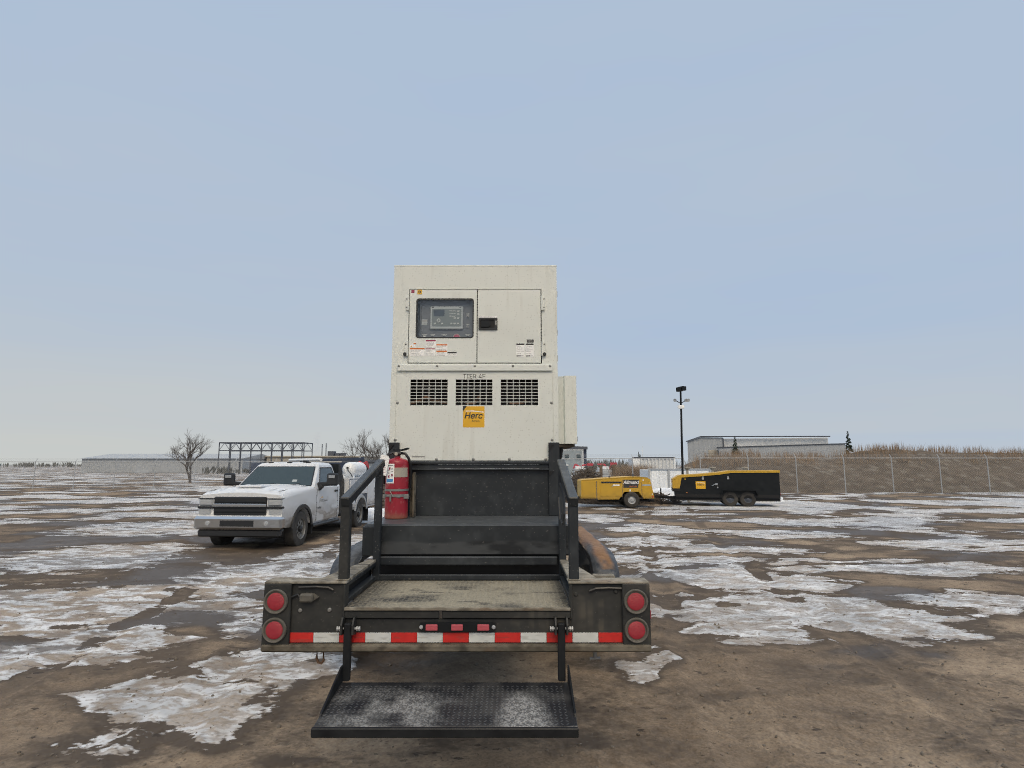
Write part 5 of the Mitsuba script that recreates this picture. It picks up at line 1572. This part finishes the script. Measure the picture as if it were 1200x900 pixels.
for yy in (25.68, 27.14):
    w = add('wheel', aim(lathe([(.17, 0), (.28, 0), (.325, .02), (.338, .05), (.338, .16), (.325, .19), (.28, .21), (.17, .21)], 32), (5.14, yy, .335), (5.14, yy + 1, .335)), 'rubber', yc, smooth=40)
    add('rim', aim(lathe([(.175, .02), (.165, .05), (.13, .055), (.10, .035), (.05, .03), (.045, .0), (0, .0)], 24), (5.14, yy, .335), (5.14, yy + 1, .335)), 'galv', w, smooth=30)
    add('slot', [cyl((5.14 + .115 * math.cos(a), yy + .047, .335 + .115 * math.sin(a)), (5.14 + .115 * math.cos(a), yy + .055, .335 + .115 * math.sin(a)), .017, 8) for a in np.arange(8) * math.pi / 4], 'soot', w)
add('axle', [cyl((5.14, 25.8, .335), (5.14, 27.2, .335), .04, 10), cb(3.8, 6.2, 26.1, 26.9, .24, .32, .01)], 'soot', yc)
add('drawbar', [bar((2.98, 26.5, .40), (1.70, 26.5, .42), .09, .10), cyl((2.0, 26.5, .0), (2.0, 26.5, .62), .035, 10)], 'soot', yc)

# ------------------------------------------------------------------ black and yellow towable generator at the right
BT = T().translate([7.32, 27.1, 0]).rotate([0, 0, 1], -13)
bt = thing('towable_generator', 'black towable generator with yellow roof and nose and a yellow sticker on its side', 'generator')


def ba(name, mesh, mat, parent=bt, smooth=False):
    return add(name, mesh, mat, parent, smooth, to_world=BT)


L, W = 4.5, 1.45
hull = Polygon([(.05, .62), (.05, 1.15), (.28, 1.335), (1.1, 1.385), (2.0, 1.47), (2.45, 1.54), (L, 1.56), (L, .36), (.10, .36)])
ba('body', plate_xz(hull, 0, W), 'gloss_black')
ba('roof', plate_xz(Polygon([(-.02, 1.20), (.26, 1.362), (1.1, 1.415), (2.0, 1.50), (2.45, 1.575), (L + .03, 1.595), (L + .03, 1.49), (2.46, 1.47), (2.0, 1.395), (1.1, 1.315), (.38, 1.265), (.12, 1.165)]), -.03, W + .03), 'yellow')
ba('nose_panel', [cb(-.035, .045, -.02, W + .02, .78, 1.20, .015), plate_xz(Polygon([(-.03, .78), (.27, .78), (.37, 1.24), (.37, 1.31), (.26, 1.30), (.12, 1.165), (-.03, 1.17)]), -.032, -.004)], 'yellow')
np_ = ba('nose_plate', [cb(-.045, .06, -.02, W, .64, .775, .006), cb(.061, .30, -.026, -.004, .64, .775, .006)], 'soot')
ba('lettering', [cb(-.050, -.046, .25 + q * .16, .36 + q * .16, .69, .73, .001) for q in range(6)], 'sticker', np_)
ba('notice', [cb(-.043, -.037, .45, 1.0, 1.05, 1.12, .001)], 'orange')
ba('notice', [cb(-.043, -.037, .55, .9, .90, 1.0, .001)], 'sticker')
ba('chassis', [cb(.08, L, .06, W - .06, .24, .35, .01)], 'soot')
ba('door_gap', [cb(x, x + .012, -.003, 0.001, .52, 1.33, .001) for x in (.46, 2.55)], 'soot')
ba('skirt', cb(.1, L - .05, -.012, -.002, .40, .52, .004), 'soot')
st_ = ba('sticker', cb(.98, 1.40, -.008, -.002, .76, 1.10, .002), 'amber')
vst = text_xz('Herc', .10, 1.19, -.0085, .90, .002, True, .2)
ba('lettering', vst, 'ink', st_)
ba('swoosh', plate_xz(Polygon([(1.02, 1.03), (1.19, 1.022), (1.37, 1.01), (1.37, 1.025), (1.19, 1.043), (1.02, 1.045)]), -.0105, -.0085), 'sticker', st_)
for x, z in ((1.25, 1.20), (2.32, 1.22)):
    ba('lifting_clamp', [cb(x, x + .09, -.035, -.004, z - .03, z + .06, .015), cyl((x + .045, -.03, z + .05), (x + .045, -.03, z + .12), .03, 10)], 'galv')
lh = ba('latch_handle', [cb(1.80, 1.92, -.04, -.004, .93, 1.02, .01), bar((1.66, -.045, .90), (1.82, -.03, .98), .03, .03)], 'chrome')
ba('lock', aim(lathe([(.035, 0), (.03, .02), (0, .02)], 12), (1.91, -.002, .83), (1.91, -1, .83)), 'lamp_glass', lh)
ba('marker', [cb(.50, .56, -.012, -.003, 1.17, 1.21, .003)], 'amber')
ba('marker', [cb(.54, .60, -.012, -.003, .57, .61, .003)], 'orange')
ba('drawbar', [bar((.15, .72, .33), (-.95, .72, .36), .10, .10), bar((.15, .25, .33), (-.5, .70, .35), .07, .08), bar((.15, 1.2, .33), (-.5, .74, .35), .07, .08), cb(-1.08, -.92, .66, .78, .33, .43, .01)], 'soot')
jk = ba('jack', [cyl((-.55, .60, .05), (-.55, .60, .75), .030, 10), cyl((-.55, .60, -.02), (-.55, .60, .05), .07, 12)], 'soot')
ba('crank', tube([(-.55, .60, .75), (-.55, .52, .77), (-.55, .50, .83)], .012, 6), 'galv', jk)
for x in (2.42, 3.16):
    for yy, s in ((-.02, 1), (W + .02, -1)):
        w = ba('wheel', aim(lathe([(.17, 0), (.28, 0), (.325, .02), (.338, .05), (.338, .16), (.325, .19), (.28, .21), (.17, .21)], 32), (x, yy, .335), (x, yy + s, .335)), 'rubber', smooth=40)
        ba('rim', aim(lathe([(.175, .02), (.165, .05), (.13, .055), (.10, .035), (.05, .03), (.045, .0), (0, .0)], 24), (x, yy, .335), (x, yy + s, .335)), 'slate', w, smooth=30)
ba('mudguard', [bar((2.02, -.10, .50), (2.12, -.10, .72), .20, .02), bar((2.12, -.10, .72), (3.46, -.10, .72), .20, .02), bar((3.46, -.10, .72), (3.56, -.10, .50), .20, .02)], 'gloss_black')
ba('tail_lamp', [cb(L, L + .03, .1, .25, .5, .62, .005), cb(L, L + .03, W - .25, W - .1, .5, .62, .005)], 'lens')
